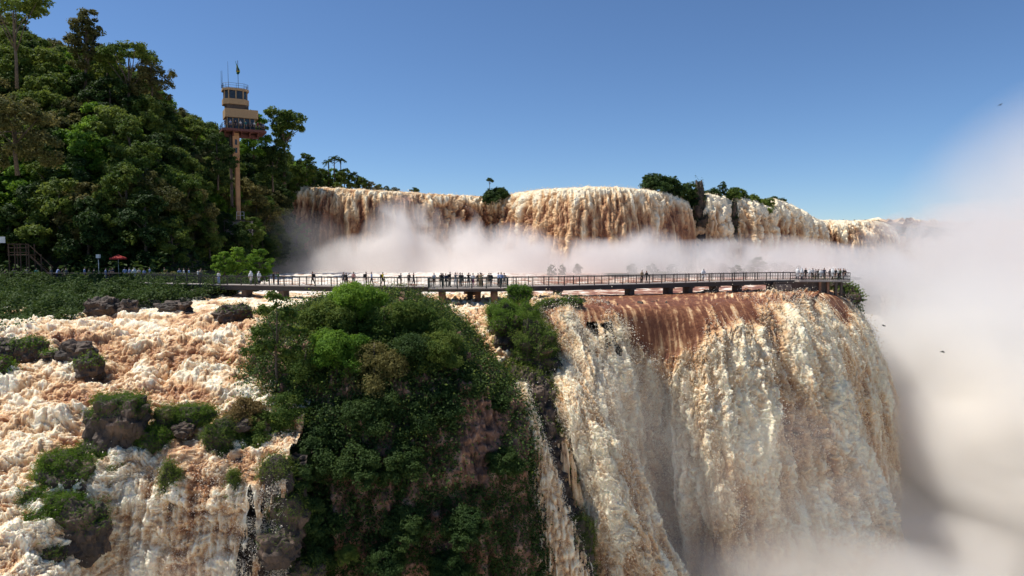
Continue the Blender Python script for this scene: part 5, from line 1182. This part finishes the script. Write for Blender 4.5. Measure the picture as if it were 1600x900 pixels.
for px, Y, pose, top, legs, lab in (
    (8, 101.5, 'stand', 'magenta', 'black', 'person in magenta at the left edge below the timber stand'), (3, 103, 'stand', 'black', 'black', 'dark person behind the one in magenta'), (21, 102, 'stand', 'grey', 'grey', 'grey dressed person right of the one in magenta'),
    (42, 102.5, 'lean', 'grey', 'black', 'grey person under the timber landing'), (57, 101.6, 'stand', 'teal', 'black', 'person in teal under the timber stair'), (80, 102, 'stand', 'grey', 'grey', 'grey person at the foot of the timber stair'),
    (88, 101.6, 'lean', 'blue', 'navy', 'pale blue leaning person near the foot of the stair'), (97, 103, 'stand', 'black', 'black', 'left one of a dark pair between stair and lamp'), (103, 102.5, 'stand', 'grey', 'black', 'right one of a dark pair between stair and lamp'),
    (132, 102.3, 'stand', 'blue', 'navy', 'pale blue person left of the lamp post'), (139, 102, 'stand', 'grey', 'navy', 'grey person left of the lamp post'), (147, 103, 'stand', 'navy', 'black', 'navy person close to the lamp post'),
    (165, 101.8, 'stand', 'blue', 'blue', 'big pale blue shirt right of the lamp post'), (172, 103, 'stand', 'grey', 'black', 'grey person under the left of the parasol'), (178, 102.3, 'lean', 'navy', 'black', 'navy person leaning under the parasol'),
    (195, 102, 'stand', 'blue', 'navy', 'pale blue person right of the parasol pole'), (202, 102.6, 'stand', 'blue', 'grey', 'second pale blue person right of the parasol'), (209.5, 101.8, 'poncho', 'white', 'grey', 'bright white figure right of the parasol'),
    (217, 103, 'lean', 'white', 'black', 'white topped person leaning beside the bright white figure'), (225, 102, 'stand', 'blue', 'black', 'pale blue person left of the tall one'), (234, 103.5, 'walk', 'blue', 'black', 'tall pale blue person beside the pale shrub'),
    (257, 103, 'stand', 'grey', 'black', 'grey person behind the pale shrub'), (280, 101, 'stand', 'blue', 'navy', 'pale blue person right of the pale shrub'), (287, 101.5, 'stand', 'white', 'grey', 'white topped person right of the pale shrub'),
    (295, 100.5, 'stand', 'blue', 'navy', 'pale blue person where the terrace meets the bridge'), (309, 99.5, 'phone', 'white', 'tan', 'white topped person where the terrace meets the bridge'), (314, 100.5, 'stand', 'tan', 'grey', 'tan dressed person where the terrace meets the bridge')):
    person(((px - CX) / FPX * Y, Y, -5.015), rp.uniform(0, 6.28), pose, top, legs, lab, GT, rp.uniform(.96, 1.1), None, rp.choice((0, 1)))
# visitors on the tower deck
ca, sa = math.cos(.5), math.sin(.5)
for i, (x, y, top) in enumerate(((-2.2, -2.7, 'navy'), (-1.2, -2.8, 'blue'), (-.2, -2.7, 'black'), (.7, -2.8, 'white'), (1.7, -2.7, 'teal'), (2.6, -2.8, 'grey'), (3.4, -2.8, 'white'), (4.1, -2.7, 'red'), (4.7, -2.7, 'navy'), (5.3, -1.9, 'blue'), (5.4, -.8, 'black'))):
    person((tz[0] + x * ca - y * sa, 144 + x * sa + y * ca, tz[2] + 19.355), .5 + rp.uniform(-.5, .5), 'stand', top, 'navy', 'small %s dressed visitor at the tower deck railing, number %s from its left end' % (CL[top].name.split()[0] if top != 'blue' else 'pale blue', ['one', 'two', 'three', 'four', 'five', 'six', 'seven', 'eight', 'nine', 'ten', 'eleven'][i]), 'visitors on the tower deck')
# birds
def bird(px, py, Y, rz, label):
    c = P(px, py, Y); mb = MB(); mb.tube([(0, -.22, 0), (0, -.1, .01), (0, .08, .01), (0, .24, 0), (0, .3, 0)], [.02, .06, .06, .03, .005], 8)
    for s in (1, -1): mb.add([(0.02 * s, -.08, .02), (.22 * s, -.1, .11), (.5 * s, .06, .05), (.22 * s, .05, .1), (.02 * s, .08, .02), (.02 * s, 0, 0), (.22 * s, -.02, .085)], [(0, 1, 3, 4), (1, 2, 3), (5, 6, 1, 0), (6, 2, 1), (4, 3, 6, 5), (3, 2, 6)])
    o = mb.build('bird', CL['black'], None, True); o.location = c; o.rotation_euler = (.2, .3, rz); tag(o, label, 'bird', 'birds over the gorge')
bird(1473, 550, 80, 1.0, 'small dark bird low in the spray right of the fall'); bird(1563, 164, 110, 2.0, 'small dark bird high in the spray at upper right'); bird(1381, 509, 85, .5, 'small dark bird close to the edge of the lower fall')

for t in PROTO:
    for ch in list(t.children): bpy.data.objects.remove(ch)
    bpy.data.objects.remove(t)

# ================================================================== SPRAY CLOUDS
def mist_mat(name, dens, nscale, lo, hi, col=(.97, .95, .94), stretch=(1, 1, 1), aniso=.2, power=1.5):
    m = bpy.data.materials.new(name); m.use_nodes = True; nt = m.node_tree; nt.nodes.clear(); out = nt.nodes.new('ShaderNodeOutputMaterial')
    v = nt.nodes.new('ShaderNodeVolumePrincipled'); v.inputs['Color'].default_value = (*col, 1); v.inputs['Anisotropy'].default_value = aniso
    nt.links.new(v.outputs[0], out.inputs['Volume'])
    tc = nt.nodes.new('ShaderNodeTexCoord'); ln = nt.nodes.new('ShaderNodeVectorMath'); ln.operation = 'LENGTH'; nt.links.new(tc.outputs['Object'], ln.inputs[0])
    f = math_n(nt, 'SUBTRACT', 1.0, ln.outputs['Value'], True); f = math_n(nt, 'POWER', f, power)
    ge = nt.nodes.new('ShaderNodeNewGeometry'); mp = nt.nodes.new('ShaderNodeMapping'); mp.inputs['Scale'].default_value = stretch; nt.links.new(ge.outputs['Position'], mp.inputs['Vector'])
    no = nt.nodes.new('ShaderNodeTexNoise'); no.inputs['Scale'].default_value = nscale; no.inputs['Detail'].default_value = 4; no.inputs['Distortion'].default_value = 1.0; nt.links.new(mp.outputs[0], no.inputs['Vector'])
    mr = nt.nodes.new('ShaderNodeMapRange'); mr.inputs['From Min'].default_value = lo; mr.inputs['From Max'].default_value = hi; nt.links.new(no.outputs['Fac'], mr.inputs['Value'])
    d = math_n(nt, 'MULTIPLY', f, mr.outputs[0]); d = math_n(nt, 'MULTIPLY', d, dens); nt.links.new(d, v.inputs['Density'])
    return m
def mist(c, r, mat, label):
    bm = bmesh.new(); bmesh.ops.create_icosphere(bm, subdivisions=3, radius=1); me = bpy.data.meshes.new('mist'); bm.to_mesh(me); bm.free(); me.materials.append(mat)
    o = link(bpy.data.objects.new('mist', me)); o.location = c; o.scale = r; tag(o, label, kind='stuff'); return o
mA = mist_mat('spray at the upper falls', .26, .085, .41, .62, power=.8)
mB = mist_mat('dense spray plume', .85, .12, .38, .60, power=1.1)
mC = mist_mat('drifting spray over the gorge', .12, .022, .22, .62, power=1.1)
mD = mist_mat('boiling spray in the gorge', 1.1, .062, .43, .60, (.99, .965, .925), power=.8, aniso=.1)  # cream tint paints in light bounced off the silty water
mF = mist_mat('spray at the foot of the fall', .55, .12, .30, .62, (.985, .955, .91), power=.9, aniso=.1)
mG = mist_mat('fine veil over the fall', .07, .10, .30, .62, (.985, .955, .91), power=.9, aniso=.1)
mE = mist_mat('thin spray over the upper river', .045, .06, .30, .62, power=.8)
mist(P(760, 440, 168), (66, 17, 12), mA, 'white spray drifting along the foot of the upper falls')
mist(P(635, 405, 170), (13, 9, 17), mB, 'tall bright plume of spray left of the middle')
mist(P(560, 425, 170), (14, 9, 10), mB, 'lower plume of spray beside the tall bright one')
mist(P(800, 420, 168), (15, 9, 12), mB, 'plume of spray in the middle of the upper falls')
mist(P(930, 425, 168), (14, 9, 9), mB, 'low plume of spray right of the middle')
mist(P(1170, 432, 200), (42, 20, 13), mA, 'spray drifting below the right shoulder of the falls')
mist(P(800, 430, 142), (62, 22, 6.5), mE, 'thin spray drifting over the river behind the footbridge')
mist(P(1150, 428, 150), (46, 24, 8), mA, 'grey spray veiling the islet trees')
mist(P(470, 400, 165), (14, 16, 12), mE, 'shaded spray at the left end of the upper falls')
mist(P(1800, 560, 185), (84, 60, 86), mC, 'huge veil of spray rising over the gorge on the right')
mist(P(1530, 590, 145), (42, 26, 36), mC, 'veil of spray behind the lookout and the corner of the fall')
mist(P(1500, 740, 125), (42, 30, 32), mD, 'boiling spray behind the corner of the lower fall')
mist(P(1580, 740, 102), (30, 22, 22), mD, 'bright billow of spray in the lower right')
mist(P(1240, 960, 68), (24, 11, 9), mF, 'spray at the foot of the lower fall')
mist(P(1430, 950, 82), (22, 14, 12), mF, 'spray rolling forward below the corner of the fall')
mist(P(1180, 800, 70), (20, 9, 13), mG, 'fine veil over the lower half of the fall')
mist(P(985, 760, 66), (8, 7, 14), mG, 'fine veil in the fold of the fall')
mH = mist_mat('steady pale spray', .24, .06, .15, .55, (.99, .97, .94), power=.7, aniso=.0)
mist(P(1500, 710, 112), (27, 18, 34), mH, 'pale spray hanging in the shade beside the corner of the fall')
mist(P(1235, 425, 134), (24, 14, 6), mE, 'thin spray in front of the misty trees')
mist(P(260, 930, 43.5), (7, 3.0, 2.6), mG, 'spray at the foot of the little waterfall')
mist(P(1580, 400, 270), (68, 30, 24), mA, 'spray hiding the far rim on the right')
mist(P(725, 400, 171), (7, 6, 13), mB, 'thin plume of spray before the brown part of the upper falls')
mist(P(1010, 415, 172), (12, 8, 11), mB, 'plume of spray below the rim thicket')
mist(P(1510, 850, 94), (17, 12, 13), mF, 'pale spray low in the right corner below the fall')

# ================================================================== SKY, SUN, CAMERA
SUN = np.array([-0.52, 0.08, 0.85]); SUN /= np.linalg.norm(SUN)
el = math.asin(SUN[2]); az = math.atan2(SUN[0], SUN[1])        # azimuth from +Y towards +X
w = bpy.data.worlds.new('World'); sc.world = w; w.use_nodes = True
nt = w.node_tree; sky = nt.nodes.new('ShaderNodeTexSky'); sky.sky_type = 'NISHITA'; sky.sun_disc = False
sky.sun_elevation = el; sky.sun_rotation = az; sky.altitude = 1500; sky.air_density = 1.0; sky.dust_density = 0.0; sky.ozone_density = 8.5
nt.links.new(sky.outputs[0], nt.nodes['Background'].inputs['Color']); nt.nodes['Background'].inputs['Strength'].default_value = 0.112
sl = bpy.data.lights.new('sun', 'SUN'); sl.energy = 5.0; sl.angle = math.radians(.5); sl.color = (1.0, .94, .84)
so = link(bpy.data.objects.new('sun', sl)); 
from mathutils import Vector
so.rotation_euler = Vector(tuple(SUN)).to_track_quat('Z', 'Y').to_euler()
cam = bpy.data.cameras.new('camera'); cam.sensor_width = 36; cam.lens = 36 * FPX / 1600; cam.clip_end = 8000; cam.clip_start = .5
co = link(bpy.data.objects.new('camera', cam)); co.rotation_euler = (math.radians(90) - PITCH, 0, 0); sc.camera = co
sc.view_settings.view_transform = 'Standard'; sc.view_settings.look = 'None'; sc.view_settings.exposure = 0.06; sc.view_settings.gamma = 1
sc.cycles.volume_step_rate = 2.0; sc.cycles.volume_max_steps = 96; sc.cycles.volume_bounces = 10
sc.cycles.max_bounces = 12; sc.cycles.diffuse_bounces = 3; sc.cycles.glossy_bounces = 2; sc.cycles.transmission_bounces = 3; sc.cycles.transparent_max_bounces = 8
sc.cycles.use_denoising = True; sc.cycles.use_adaptive_sampling = True; sc.cycles.adaptive_threshold = 0.015; sc.cycles.caustics_reflective = False; sc.cycles.caustics_refractive = False
sc.cycles.sample_clamp_indirect = 6
print('script seconds', round(time.time() - T0, 1))
